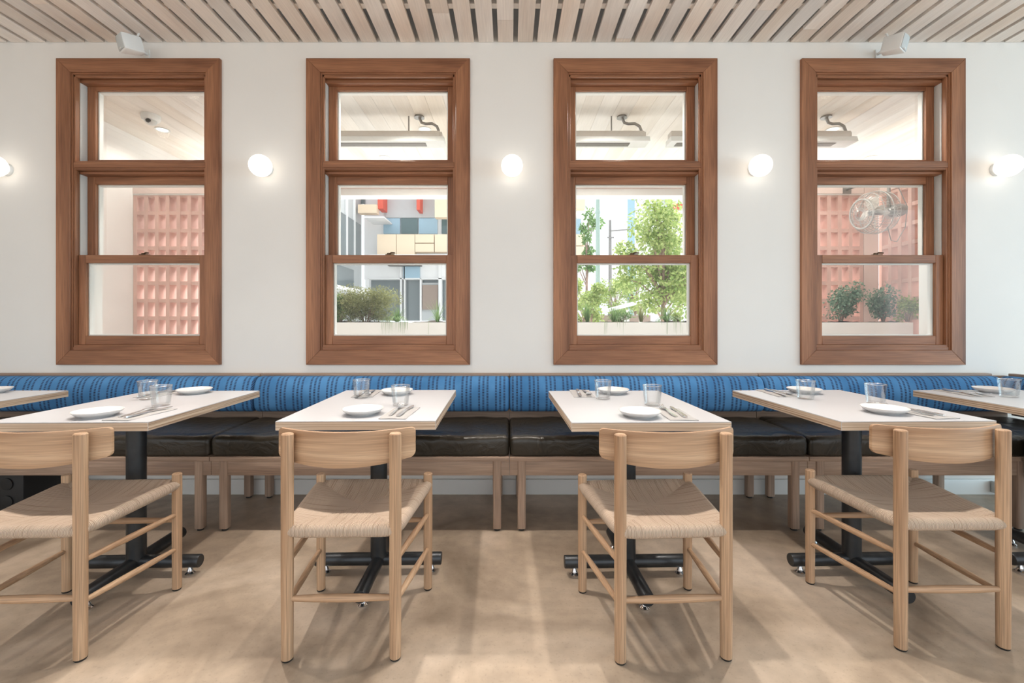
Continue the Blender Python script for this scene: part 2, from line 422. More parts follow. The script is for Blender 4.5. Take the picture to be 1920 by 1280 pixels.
# ceiling: dark void above, pale slats and cross battens below
ce = struct(empty('ceiling', (0, 0, CZ)))
b = MB(); b.box(-5.0, -1.2, 0.22, 9, WY, 0.34); b.build('ceiling_void', M['ceil_dark'], ce, smooth=0)
b = MB()
k0 = -40
for k in range(-40, 60):
    x = -0.024 + 0.127 * k
    if x > 7.5: break
    y = -1.2; o = random.uniform(0, 2.4)
    y1 = -1.2 + 0.4 + o
    while y < WY:
        ye = min(y1, WY - 0.002)
        b.box(x - 0.0485, y, 0.0, x + 0.0485, ye - 0.0015, 0.022)
        y = ye; y1 += 2.4
        if ye >= WY - 0.003: break
b.build('slats', M['slat'], ce, smooth=0, weld=False)
b = MB()
for y in (2.578, 1.98, 1.38, 0.78, 0.18, -0.42, -1.0):
    b.box(-5.0, y, 0.0225, 7.5, y + 0.042, 0.06)
b.build('cross_battens', M['batten'], ce, smooth=0)

# ================================================================== WINDOWS
def make_window(n, x):
    w = struct(empty('window_%d' % n, (x, WY, 0)))
    oy0, oy1 = -0.022, 0.0
    OW = 0.5315; ZB, ZT = 0.843, 2.829
    b = MB()   # mitred casing
    b.prism([(-OW, ZB), (-OH, Z0), (-OH, Z1), (-OW, ZT)], 'y', oy0, oy1, 0)
    b.prism([(OW, ZB), (OW, ZT), (OH, Z1), (OH, Z0)], 'y', oy0, oy1, 0)
    b.prism([(-OW, ZT), (-OH, Z1), (OH, Z1), (OW, ZT)], 'y', oy0, oy1, 1)
    b.prism([(-OW, ZB), (OW, ZB), (OH, Z0), (-OH, Z0)], 'y', oy0, oy1, 1)
    b.build('casing', [M['cedar_v'], M['cedar_h']], w, bevel=0.0015, seg=1, weld=False)
    # jamb lining with stop bead
    j = 0.010
    b = MB()
    for s in (-1, 1):
        xa, xb = sorted((s * OH, s * (OH - j)))
        b.box(xa, -0.012, Z0, xb, 0.076, Z1, 0); b.box(xa, 0.076, Z0, xb, WT, Z1, 2)
        xa, xb = sorted((s * (OH - j), s * (OH - j - 0.010)))
        b.box(xa, -0.006, Z0 + j, xb, 0.012, Z1 - j, 0)
    b.box(-OH + j, -0.012, Z1 - j, OH - j, WT, Z1, 1)
    b.box(-OH + j, -0.006, Z1 - j - 0.014, OH - j, 0.012, Z1 - j, 1)
    b.box(-OH + j, 0.035, Z1 - j - 0.030, OH - j, WT, Z1 - j, 1)
    b.build('jamb', [M['cedar_v'], M['cedar_h'], M['white_bead']], w, bevel=0.001, seg=1, weld=False)
    b = MB()
    for s in (-1, 1):
        xa, xb = sorted((s * (OH - j), s * (OH - j - 0.004)))
        b.box(xa, 0.034, Z0 + 0.03, xb, 0.078, Z1 - 0.04)
    b.build('jamb_track', M['vinyl'], w, smooth=0)
    # level bar between fanlight and sashes
    b = MB(); b.box(-OH + j, -0.004, 2.112, OH - j, WT, 2.170)
    b.box(-OH + j, -0.010, 2.124, OH - j, -0.004, 2.160); b.box(-OH + j, 0.03, 2.095, OH - j, WT, 2.112)
    b.build('crossbar', M['cedar_h'], w, bevel=0.002, seg=1)
    b = MB(); b.box(-OH + j, -0.008, Z0 + 0.0, OH - j, WT, 0.972); b.box(-OH + j, -0.012, Z0, OH - j, -0.006, 0.958)
    b.build('sill', M['cedar_h'], w, bevel=0.002, seg=1)
    def sash(name, y, za, zb, ga, gb, st=0.066, th=0.040):
        W = OH - j - 0.002; G = W - st + j + 0.002
        m = MB()
        m.box(-W, y, za, -G, y + th, zb, 0); m.box(G, y, za, W, y + th, zb, 0)
        m.box(-G, y, za, G, y + th, ga, 1); m.box(-G, y, gb, G, y + th, zb, 1)
        s_ = m.build(name, [M['cedar_v'], M['cedar_h']], w, bevel=0.002, seg=1, weld=False)
        p = MB(); p.box(-G, y + th * 0.45, ga, G, y + th * 0.45 + 0.004, gb)
        p.build('pane', M['pane'], s_, smooth=0)
        q = MB(); t = 0.008; yb = y + th * 0.55; ye = y + th + 0.012
        q.box(-G, yb, ga, -G + t, ye, gb); q.box(G - t, yb, ga, G, ye, gb)
        q.box(-G + t, yb, ga, G - t, ye, ga + t); q.box(-G + t, yb, gb - t, G - t, ye, gb)
        q.build('glazing_bead', M['white_bead'], s_, smooth=0, weld=False)
        return s_
    sash('fanlight_sash', 0.085, 2.170, 2.728, 2.209, 2.675)
    sash('upper_sash', 0.085, 1.520, 2.097, 1.560, 2.046)
    lo = sash('lower_sash', 0.016, 0.972, 1.5605, 1.030, 1.508)
    l = MB(); l.box(-0.028, 0.020, 1.5605, 0.028, 0.048, 1.566)
    l.tube([(-0.012, 0.034, 1.568), (0.010, 0.030, 1.576), (0.034, 0.022, 1.574)], [0.005, 0.006, 0.004], 8)
    l.lathe([(0.009, 0), (0.009, 0.010), (0.0, 0.013)], 12, (-0.012, 0.034, 1.565))
    l.build('sash_lock', M['bronze'], lo)
    return w
for i, x in enumerate(WINX): make_window(i + 1, x)

# ================================================================== WALL GLOBES
def make_sconce(x, label):
    o = empty('wall_sconce', (x, WY, 2.112), label=label, cat='lamp', group='opal globe sconces between the windows')
    b = MB(); rot = Matrix.Rotation(R(90), 4, 'X')
    b.lathe([(0.040, 0), (0.040, 0.008), (0.036, 0.018), (0.032, 0.020)], 40, (0, 0, 0), mat=rot)
    b.build('backplate', M['white_plastic'], o)
    b = MB(); n = 24
    prof = [(0.068 * math.sin(PI * (0.14 + 0.86 * i / n)), -0.068 * math.cos(PI * (0.14 + 0.86 * i / n))) for i in range(n + 1)]
    prof[-1] = (0.0, 0.068)
    b.lathe(prof, 40, (0, -0.080, 0), mat=rot)
    b.build('globe', M['globe'], o, smooth=80)
    return o
for x, lab in ((-3.275, 'lit opal globe sconce cut off by the left edge, left of the first window'),
               (-1.58, 'lit opal globe sconce on the wall between first and second window'),
               (0.017, 'lit round opal globe sconce on the wall between second and third window'),
               (1.595, 'lit opal globe sconce on the wall between third and fourth window'),
               (3.17, 'lit opal globe sconce on the wall right of the fourth window')):
    make_sconce(x, lab)

# ================================================================== SPEAKERS
def make_speaker(x, y, z, side, label):
    """side -1: grille turned left, +1: grille turned right"""
    o = empty('wall_speaker', (x, y, z), label=label, cat='speaker', group='small white speakers under the ceiling')
    m = Matrix.Rotation(side * R(34), 4, 'Z') @ Matrix.Rotation(R(14), 4, 'X')
    c = MB()
    hw, hz = 0.048, 0.046
    plan = [(-hw, -0.048), (hw, -0.048), (hw * 0.98, -0.02), (0.030, 0.060), (-0.030, 0.060), (-hw * 0.98, -0.02)]
    c.prism(plan, 'z', -hz, hz)
    c.v = [tuple(m @ Vector(p)) for p in c.v]
    c.build('cabinet', M['white_plastic'], o, bevel=0.006, seg=3)
    g = MB(); g.prism([(-0.044, -0.0515), (0.0, -0.0555), (0.044, -0.0515), (0.044, -0.047), (-0.044, -0.047)], 'z', -0.039, 0.040)
    g.v = [tuple(m @ Vector(p)) for p in g.v]
    gr = g.build('grille', M['grille'], o, bevel=0.002)
    lg = MB(); lg.box(-0.010, -0.0575, -0.036, 0.010, -0.0548, -0.031); lg.v = [tuple(m @ Vector(p)) for p in lg.v]
    lg.build('badge', M['white_plastic'], gr)
    k = MB(); wx = side * 0.020; wy = WY - y
    k.box(wx - 0.014, wy - 0.008, 0.0, wx + 0.014, wy, 0.062)
    k.tube([(wx, wy - 0.006, 0.03), (wx * 0.8, wy - 0.05, 0.028), (wx * 0.4, 0.075, 0.010), (0, 0.045, 0.0)], 0.009, 10)
    k.build('bracket', M['white_plastic'], o)
    cb = MB(); cb.tube([(0, 0.035, 0.035), (0, 0.05, 0.060), (side * 0.01, 0.065, 0.085), (side * 0.0, 0.075, CZ - z + 0.02)], 0.006, 8)
    cb.build('cable', M['white_plastic'], o)
make_speaker(-2.340, 2.74, 2.832, -1, 'small white speaker on the wall above the first window')
make_speaker(2.380, 2.74, 2.832, 1, 'small white speaker on the wall above the fourth window')

# ================================================================== BANQUETTE
def rounded_profile(pts, r, n=6):
    """round every corner of a closed polygon"""
    out = []; k = len(pts)
    for i in range(k):
        p0, p1, p2 = Vector(pts[i - 1]), Vector(pts[i]), Vector(pts[(i + 1) % k])
        d0 = (p0 - p1).normalized(); d2 = (p2 - p1).normalized()
        rr = min(r[i] if hasattr(r, '__len__') else r, (p0 - p1).length * 0.49, (p2 - p1).length * 0.49)
        a = p1 + d0 * rr; c = p1 + d2 * rr
        for t in range(n + 1):
            u = t / n; out.append(tuple((1 - u) ** 2 * a + 2 * u * (1 - u) * p1 + u * u * c))
    return out
def sweep(mb, prof, x0, x1, endr, nseg=24, uv=True, puff=None):
    """profile (y,z) swept along x, its ends pulled in to a soft round"""
    cy = sum(p[0] for p in prof) / len(prof); cz = sum(p[1] for p in prof) / len(prof)
    st = []
    for t in range(5): st.append((x0 + endr * (1 - math.cos(PI / 2 * t / 4)), math.sin(PI / 2 * t / 4)))
    for t in range(1, nseg): st.append((x0 + endr + (x1 - x0 - 2 * endr) * t / nseg, 1))
    for t in range(5): st.append((x1 - endr * (1 - math.sin(PI / 2 * t / 4)), math.cos(PI / 2 * t / 4)))
    n = len(prof); b0 = len(mb.v)
    hy = max(abs(p[0] - cy) for p in prof); hz = max(abs(p[1] - cz) for p in prof)
    arc = [0]
    for i in range(n): arc.append(arc[-1] + (Vector(prof[(i + 1) % n]) - Vector(prof[i])).length)
    for (x, s) in st:
        for p in prof:
            dy, dz = p[0] - cy, p[1] - cz
            fy = max(0.0, abs(dy) - endr * (1 - s)) * (1 if dy > 0 else -1); fz = max(0.0, abs(dz) - endr * (1 - s)) * (1 if dz > 0 else -1)
            q = [x, cy + fy, cz + fz]
            if puff: q = puff(q, p)
            mb.v.append(tuple(q))
    for i in range(len(st) - 1):
        for j in range(n):
            j2 = (j + 1) % n
            mb.face([b0 + i * n + j, b0 + (i + 1) * n + j, b0 + (i + 1) * n + j2, b0 + i * n + j2],
                    uv=[(st[i][0], arc[j]), (st[i + 1][0], arc[j]), (st[i + 1][0], arc[j + 1]), (st[i][0], arc[j + 1])])
    mb.face([b0 + j for j in range(n)], uv=[(st[0][0], arc[j]) for j in range(n)])
    e = b0 + (len(st) - 1) * n
    mb.face([e + j for j in reversed(range(n))], uv=[(st[-1][0], arc[j]) for j in reversed(range(n))])
BF = 2.372                        # bench front
def bench(x0, x1, label, loc=(0, 0, 0), rz=0.0, legs=(1, 1), back0=None, back1=None, corner=None):
    o = empty('banquette_bench', loc, rz, label=label, cat='bench', group='banquette sections along the wall')
    yb = WY - 0.003
    e = 0.0015
    k0 = x0 if back0 is None else back0
    k1 = x1 if back1 is None else back1
    b = MB(); b.box(x0 + e, BF - 0.004, 0.376, x1 - e, yb - 0.02, 0.400); b.build('seat_board', M['greyoak_x'], o, bevel=0.003)
    b = MB(); b.box(x0 + 0.001, BF + 0.012, 0.296, x1 - 0.001, BF + 0.036, 0.376); b.box(x0 + 0.001, yb - 0.06, 0.296, x1 - 0.001, yb - 0.036, 0.376)
    b.build('apron', M['greyoak_x'], o, bevel=0.002)
    for xx, on in ((x0 + 0.066, legs[0]), (x1 - 0.066, legs[1]), (corner, corner)):
        if not on: continue
        for yy in (BF + 0.026, yb - 0.055):
            b = MB(); b.prism(rounded_profile([(xx - .0225, yy - .0225), (xx + .0225, yy - .0225), (xx + .0225, yy + .0225), (xx - .0225, yy + .0225)], 0.012, 4), 'z', 0.012, 0.376)
            lg = b.build('leg', M['greyoak_z'], o)
            b = MB(); b.lathe([(0.016, 0), (0.016, 0.012)], 16, (xx, yy, 0)); b.build('glide', M['black_rubber'], lg)
    # back: upright board with a thin cap, padded bolster in front of it
    b = MB(); b.box(k0 + e, yb - 0.02, 0.52 if back0 is not None else 0.376, x1 - e, yb, 0.772); b.build('backboard', M['greyoak_x'], o, smooth=0)
    b = MB(); b.box(k0 + e, yb - 0.042, 0.772, k1 - e, yb, 0.789); b.build('cap_rail', M['greyoak_x'], o, bevel=0.003)
    prof = rounded_profile([(yb - 0.022, 0.556), (yb - 0.022, 0.774), (yb - 0.105, 0.776), (yb - 0.142, 0.690), (yb - 0.128, 0.556)], [0.01, 0.02, 0.075, 0.06, 0.045], 7)
    b = MB(); sweep(b, prof, k0 + 0.002, k1 - 0.002, 0.020, 30)
    b.build('back_cushion', M['fabric'], o, smooth=60, weld=False)
    # seat pad
    rnd = random.Random(int(abs(x0 * 100)) + 3)
    ph = [rnd.uniform(0, 6) for _ in range(6)]
    def puff(q, p):
        x, y, z = q
        if z > 0.45:
            u = (x - x0) / (x1 - x0); v = (y - BF) / 0.5
            z += 0.010 * math.sin(PI * max(0, min(1, u))) ** 0.5 * math.sin(PI * max(0, min(1, v))) + 0.0022 * math.sin(x * 17 + ph[0] + y * 5) + 0.0018 * math.sin(x * 41 + ph[1])
        if y < BF + 0.05: y += 0.002 * math.sin(x * 23 + ph[2]) + 0.002 * math.sin(x * 9 + ph[3])
        return [x, y, z]
    pr = [(BF + 0.002, 0.4015), (yb - 0.022, 0.4015), (yb - 0.022, 0.508), (BF - 0.006, 0.508)]
    pr2 = []
    for i in range(4):
        a, c = pr[i], pr[(i + 1) % 4]
        pr2.append(a)
    prof = rounded_profile(pr2, [0.012, 0.012, 0.02, 0.040], 6)
    fin = []
    for i in range(len(prof)):                      # extra points across the top for the puff
        a, c = prof[i], prof[(i + 1) % len(prof)]
        fin.append(a)
        L = (Vector(c) - Vector(a)).length
        if L > 0.1:
            for t in range(1, 10): fin.append((a[0] + (c[0] - a[0]) * t / 10, a[1] + (c[1] - a[1]) * t / 10))
    b = MB(); sweep(b, fin, x0 + 0.002, x1 - 0.002, 0.022, 44, puff=puff)
    b.build('seat_cushion', M['leather'], o, smooth=60, weld=False)
    return o
bench(-4.6, -1.6, 'banquette section running off the left edge, under the first window')
bench(-1.6, 0.0, 'banquette section under the second window, blue back and black seat pad')
bench(0.0, 1.6, 'banquette section under the third window, blue back and black seat pad')
bench(1.6, 3.228, 'banquette section under the fourth window, blue back and black seat pad', legs=(1, 0), back1=3.105, corner=2.745)
# return along the right: the same section turned to face left
# local x -> world -y, local y -> world +x
rb = bench(0.0, 1.30, 'short banquette section turning the corner at the right edge', loc=(3.255 - WY, 2.356, 0), rz=R(-90), back0=-0.505, legs=(0, 1))

# black case under the bench at the far left
o = empty('equipment_case', (-2.97, 2.68, 0), label='black equipment case on the floor under the bench at the left edge', cat='case')
b = MB(); b.box(-0.18, -0.13, 0, 0.18, 0.13, 0.27); c = b.build('body', M['box_dark'], o, bevel=0.01)
for (x, z) in ((0.09, 0.19), (0.09, 0.09), (-0.06, 0.15)):
    b = MB(); b.lathe([(0.034, 0), (0.034, 0.006), (0.026, 0.008), (0.0, 0.004)], 20, (x, -0.131, z), mat=Matrix.Rotation(R(90), 4, 'X')); b.build('dial', M['black_rubber'], o)
# power box low on the wall at the right
b = MB(); b.box(3.12, WY - 0.05, 0.02, 3.24, WY - 0.018, 0.092)
tag(b.build('wall_box', M['vinyl'], bevel=0.004), 'small grey box low on the wall under the bench at the right', 'box')

# ================================================================== TABLES
def make_table(loc, rz, label):
    o = empty('dining_table', loc, rz, label=label, cat='table', group='white tables along the banquette')
    b = MB(); hx, hy = 0.3, 0.385
    b.box(-hx, -hy, 0.711, hx, hy, 0.7435, mats=[1, 1, 1, 1, 2, 2]); b.build('tabletop', [M['laminate'], M['ply_x'], M['ply_y']], o, bevel=0.001, seg=1, smooth=0)
    b = MB(); b.box(-hx + 0.0005, -hy + 0.0005, 0.7435, hx - 0.0005, hy - 0.0005, 0.745); b.build('laminate_surface', M['laminate'], o, smooth=0)
    cy = -0.065; cx = 0.0
    b = MB(); b.lathe([(0.0365, 0.05), (0.0365, 0.695)], 32, (cx, cy, 0)); b.build('column', M['gunmetal'], o)
    b = MB(); b.box(cx - 0.14, cy - 0.14, 0.693, cx + 0.14, cy + 0.14, 0.711); b.build('mounting_plate', M['gunmetal'], o, bevel=0.004)
    for k in range(4):
        a = k * PI / 2; d = Vector((math.cos(a), math.sin(a), 0))
        p0 = Vector((cx, cy, 0.058)) + d * 0.02; p1 = Vector((cx, cy, 0.058)) + d * 0.28
        b = MB(); b.tube([p0, p0 + d * 0.13, p1 - d * 0.003, p1], [0.027, 0.027, 0.027, 0.0245], 24)
        ft = b.build('foot', M['gunmetal'], o)
        q = Vector((cx, cy, 0)) + d * 0.235
        b = MB(); b.lathe([(0.019, 0), (0.020, 0.005), (0.015, 0.009), (0.011, 0.012), (0.013, 0.017), (0.010, 0.024), (0.006, 0.034)], 20, (q.x, q.y, 0))
        b.build('leveller', M['chrome'], ft)
    return o
TREF = ['table cut off at the left edge', 'table below the first window', 'table below the second window',
        'table below the third window', 'table below the fourth window', 'table cut off at the right edge']
TPOS = [(-2.71, 2.045, 0.6), (-1.655, 2.035, 1.2), (-0.586, 2.057, 1.2), (0.522, 2.038, 1.3), (1.532, 2.056, 1.6), (2.525, 2.062, 1.2)]
TLAB = ['white plywood-edged table cut off at the left edge of the photo',
        'white plywood-edged pedestal table below the first window, its two glasses overlapping',
        'white plywood-edged pedestal table below the second window',
        'white plywood-edged pedestal table below the third window',
        'white plywood-edged pedestal table below the fourth window',
        'white plywood-edged table cut off at the right edge of the photo']
t0 = make_table((TPOS[0][0], TPOS[0][1], 0), R(TPOS[0][2]), TLAB[0])
for i in range(1, 6): dup(t0, (TPOS[i][0], TPOS[i][1], 0), R(TPOS[i][2]), TLAB[i])

# ================================================================== CHAIRS
def make_chair(loc, rz, label):
    o = empty('dining_chair', loc, rz, label=label, cat='chair', group='oak chairs with woven cord seats')
    BL, BR = (-0.178, 0.0), (0.178, 0.0); FL, FR = (-0.2225, 0.385), (0.2225, 0.385)
    def leg(p, top, r, lean=0.0):
        b = MB()
        b.tube([(p[0], p[1], 0.007), (p[0], p[1], 0.25), (p[0], p[1], 0.45), (p[0], p[1], top - 0.003), (p[0], p[1], top)], [r * 0.94, r, r, r, r * 0.86], 24)
        l = b.build('leg', M['oak_z'], o)
        g = MB(); g.lathe([(r * 0.8, 0.0), (r * 0.92, 0.0035), (r * 0.92, 0.007)], 20, (p[0], p[1], 0)); g.build('glide', M['black_rubber'], l)
    for p in (BL, BR): leg(p, 0.749, 0.0198)
    for p in (FL, FR): leg(p, 0.486, 0.0182)
    def stretch(a, c, r0, r1, mat):
        a, c = Vector(a), Vector(c); b = MB(); n = 12
        b.tube([a.lerp(c, i / n) for i in range(n + 1)], [r0 + (r1 - r0) * math.sin(PI * i / n) for i in range(n + 1)], 14)
        b.build('stretcher', mat, o)
    for (f, bk) in ((FL, BL), (FR, BR)):
        stretch((f[0], f[1] - 0.012, 0.316), (bk[0], 0.012, 0.322), 0.0085, 0.0115, M['oak_y'])
        stretch((f[0], f[1] - 0.012, 0.172), (bk[0], 0.012, 0.186), 0.0085, 0.0115, M['oak_y'])
    stretch((FL[0] + 0.01, FL[1], 0.290), (FR[0] - 0.01, FR[1], 0.290), 0.009, 0.0125, M['oak_x'])
    stretch((BL[0] + 0.01, 0, 0.203), (BR[0] - 0.01, 0, 0.203), 0.009, 0.013, M['oak_x'])
    # bent backrest board
    b = MB(); nz = 8; hw = 0.233; th = 0.0125; cr = 0.014
    ends = [hw - cr * (1 - math.sin(PI / 2 * t / 4)) for t in range(1, 5)]
    XS = [-x for x in reversed(ends)] + [(hw - cr) * (-1 + 2 * i / 24) for i in range(25)] + ends
    nx = len(XS) - 1
    def pt(i, j, s):
        x = XS[i]; u = abs(x) / hw
        zt = 0.757 - 0.004 * (1 - u * u); zb = 0.635 + 0.022 * u * u
        e = hw - abs(x)
        if e < cr:                                     # rounded end corners
            c = cr - math.sqrt(max(0, cr * cr - (cr - e) ** 2)); zt -= c; zb += c
        z = zb + (zt - zb) * j / nz
        y = -0.004 + 1.17 * x * x + s * th / 2
        return (x, y, z)
    vid = {}
    for s in (-1, 1):
        for i in range(nx + 1):
            for j in range(nz + 1):
                vid[s, i, j] = len(b.v); b.v.append(pt(i, j, s))
    for i in range(nx):
        for j in range(nz):
            b.face([vid[-1, i, j], vid[-1, i + 1, j], vid[-1, i + 1, j + 1], vid[-1, i, j + 1]])
            b.face([vid[1, i, j], vid[1, i, j + 1], vid[1, i + 1, j + 1], vid[1, i + 1, j]])
    for i in range(nx):
        b.face([vid[-1, i, nz], vid[-1, i + 1, nz], vid[1, i + 1, nz], vid[1, i, nz]]); b.face([vid[-1, i, 0], vid[1, i, 0], vid[1, i + 1, 0], vid[-1, i + 1, 0]])
    for j in range(nz):
        b.face([vid[-1, 0, j], vid[-1, 0, j + 1], vid[1, 0, j + 1], vid[1, 0, j]]); b.face([vid[-1, nx, j], vid[1, nx, j], vid[1, nx, j + 1], vid[-1, nx, j + 1]])
    b.build('backrest', M['oak_board'], o, bevel=0.0025)
    # woven seat: four wedges of cord running over the rails to the middle
    b = MB()
    zb_, zf = 0.427, 0.439; r = 0.0215
    C = [(BL[0], BL[1], zb_), (BR[0], BR[1], zb_), (FR[0], FR[1], zf), (FL[0], FL[1], zf)]
    cen = Vector((0, 0.200, 0.430))
    for s in range(4):
        A, Bp = Vector(C[s]), Vector(C[(s + 1) % 4]); d = (Bp - A); ln = d.length
        n_ = Vector((d.y, -d.x, 0)).normalized()
        nu, na, nv = 24, 9, 12; base = len(b.v); rows = na + 1 + nv
        for i in range(nu + 1):
            u = i / nu; Pp = A + d * u
            rr = r * (0.80 + 0.20 * min(1, min(u, 1 - u) * 9))
            for k in range(na + 1):
                a = R(-105 + 195 * k / na)
                b.v.append(tuple(Pp + n_ * (rr * math.cos(a)) + Vector((0, 0, rr * math.sin(a)))))
            top = Pp + Vector((0, 0, rr))
            for k in range(1, nv + 1):
                v = k / nv; q = top.lerp(cen, v); q.z = top.z + (cen.z - top.z) * (1 - (1 - v) ** 2.2)
                b.v.append(tuple(q))
        vv = [0.0]
        for k in range(1, rows): vv.append(vv[-1] + (0.0082 if k <= na else 0.017))
        for i in range(nu):
            for k in range(rows - 1):
                q4 = [base + i * rows + k, base + (i + 1) * rows + k, base + (i + 1) * rows + k + 1, base + i * rows + k + 1]
                us = [(Vector(b.v[t]) - A).dot(d) / ln + 0.7 * s for t in q4]
                b.face(q4, uv=[(us[0], vv[k]), (us[1], vv[k]), (us[2], vv[k + 1]), (us[3], vv[k + 1])])
    nb = len(b.v)
    for p in C: b.v.append((p[0], p[1], p[2] - r * 0.95))
    b.face([nb + 3, nb + 2, nb + 1, nb], uv=[(0, 0), (0.4, 0), (0.4, 0.4), (0, 0.4)])
    b.build('seat', M['cord'], o, smooth=50, weld=False)
    return o
CH = [(-1.600, 1.467, 2.0, 'oak chair with woven cord seat cut off by the left edge of the photo'),
      (-0.557, 1.474, 1.0, 'oak chair with woven seat at the table below the second window'),
      (0.543, 1.469, 2.6, 'oak chair with woven seat at the table below the third window'),
      (1.517, 1.5225, 0.7, 'oak chair with woven seat at the table below the fourth window')]
c0 = make_chair((CH[0][0], CH[0][1], 0), R(CH[0][2]), CH[0][3])
for c in CH[1:]: dup(c0, (c[0], c[1], 0), R(c[2]), c[3])

# ================================================================== TABLEWARE
TZ = 0.7452
def make_plate(loc, label):
    b = MB()
    b.lathe([(0.0, 0.0018), (0.044, 0.0018), (0.046, 0.0), (0.050, 0.0), (0.052, 0.0035), (0.066, 0.0085), (0.076, 0.0165), (0.0805, 0.0225), (0.0812, 0.0238), (0.0800, 0.0245),
             (0.0780, 0.0235), (0.0725, 0.0165), (0.063, 0.0108), (0.05, 0.0072), (0.0, 0.0066)], 64)
    o = b.build('side_plate', M['ceramic'], smooth=50); o.location = loc
    return tag(o, label, 'plate', 'white side plates')
def make_tumbler(loc, label):
    b = MB()
    b.lathe([(0.0, 0.0), (0.030, 0.0), (0.0332, 0.002), (0.0345, 0.008), (0.0420, 0.0875), (0.0424, 0.0895), (0.0415, 0.0905), (0.0404, 0.0895), (0.0398, 0.0870),
             (0.0330, 0.0150), (0.0300, 0.0105), (0.0, 0.0095)], 48)
    for i, f in enumerate(b.f):
        z = sum(b.v[k][2] for k in f) / len(f)
        if z > 0.0868 or z < 0.004: b.m[i] = 1
    o = b.build('tumbler', [M['tumbler'], M['glass_rim']], smooth=50); o.location = loc
    return tag(o, label, 'glass', 'clear water tumblers')
def make_napkin(loc, rz, label):
    b = MB(); nx, ny = 8, 16; hw, hl = 0.053, 0.116
    def top(x, y): return 0.0045 + 0.0012 * math.sin(y * 40 + x * 25) + 0.0008 * math.sin(x * 90 - y * 20)
    ids = {}
    for s in (0, 1):
        for i in range(nx + 1):
            for j in range(ny + 1):
                x = hw * (-1 + 2 * i / nx); y = hl * (-1 + 2 * j / ny)
                e = min(1, min(i, nx - i, j, ny - j) * 1.0)
                z = 0 if s == 0 else top(x, y) * (0.55 + 0.45 * e)
                ids[s, i, j] = len(b.v); b.v.append((x + 0.0015 * math.sin(y * 30) * s, y, z))
    for i in range(nx):
        for j in range(ny):
            b.face([ids[1, i, j], ids[1, i + 1, j], ids[1, i + 1, j + 1], ids[1, i, j + 1]]); b.face([ids[0, i, j], ids[0, i, j + 1], ids[0, i + 1, j + 1], ids[0, i + 1, j]])
    for i in range(nx):
        b.face([ids[0, i, 0], ids[0, i + 1, 0], ids[1, i + 1, 0], ids[1, i, 0]]); b.face([ids[0, i, ny], ids[1, i, ny], ids[1, i + 1, ny], ids[0, i + 1, ny]])
    for j in range(ny):
        b.face([ids[0, 0, j], ids[1, 0, j], ids[1, 0, j + 1], ids[0, 0, j + 1]]); b.face([ids[0, nx, j], ids[0, nx, j + 1], ids[1, nx, j + 1], ids[1, nx, j]])
    o = b.build('napkin', M['linen'], smooth=50); o.location = loc; o.rotation_euler = (0, 0, rz)
    return tag(o, label, 'napkin', 'folded grey napkins')
def strip(b, rows, th):
    """rows: (y, half width, z)"""
    base = len(b.v)
    for (y, w, z) in rows: b.v += [(-w, y, z), (w, y, z), (w * 0.9, y, z + th), (-w * 0.9, y, z + th)]
    for i in range(len(rows) - 1):
        for k in range(4):
            k2 = (k + 1) % 4
            b.face([base + i * 4 + k, base + i * 4 + k2, base + (i + 1) * 4 + k2, base + (i + 1) * 4 + k])
    b.face([base + 3, base + 2, base + 1, base]); e = base + (len(rows) - 1) * 4; b.face([e, e + 1, e + 2, e + 3])
def make_fork(loc, rz, label):
    b = MB()
    strip(b, [(-0.095, 0.0045, 0), (-0.09, 0.0068, 0), (-0.05, 0.0062, 0.001), (0.0, 0.0036, 0.004), (0.025, 0.0030, 0.0075), (0.040, 0.006, 0.0070), (0.052, 0.0115, 0.0050), (0.062, 0.0120, 0.0042)], 0.0028)
    for k in range(4):
        x = -0.0096 + 0.0064 * k
        n0 = len(b.v); strip(b, [(0.061, 0.0021, 0.0042), (0.080, 0.0019, 0.0050), (0.094, 0.0016, 0.0085), (0.104, 0.0009, 0.0135)], 0.0022)
        b.v[n0:] = [(p[0] + x, p[1], p[2]) for p in b.v[n0:]]
    o = b.build('fork', M['steel'], smooth=50, weld=False); o.location = loc; o.rotation_euler = (0, 0, rz)
    return tag(o, label, 'fork', 'steel forks')
def make_knife(loc, rz, label):
    o = empty('table_knife', loc, rz, label=label, cat='knife', group='steel table knives')
    b = MB(); strip(b, [(-0.108, 0.0050, 0), (-0.103, 0.0078, 0), (-0.06, 0.0072, 0), (-0.012, 0.0058, 0.0005), (-0.006, 0.0052, 0.0008)], 0.0062)
    b.build('handle', M['steel'], o, smooth=50)
    b = MB(); strip(b, [(-0.006, 0.0050, 0.002), (0.01, 0.0082, 0.002), (0.06, 0.0090, 0.002), (0.092, 0.0078, 0.002), (0.106, 0.0035, 0.002), (0.110, 0.0010, 0.002)], 0.0020)
    b.build('blade', M['steel'], o, smooth=50)
    return o
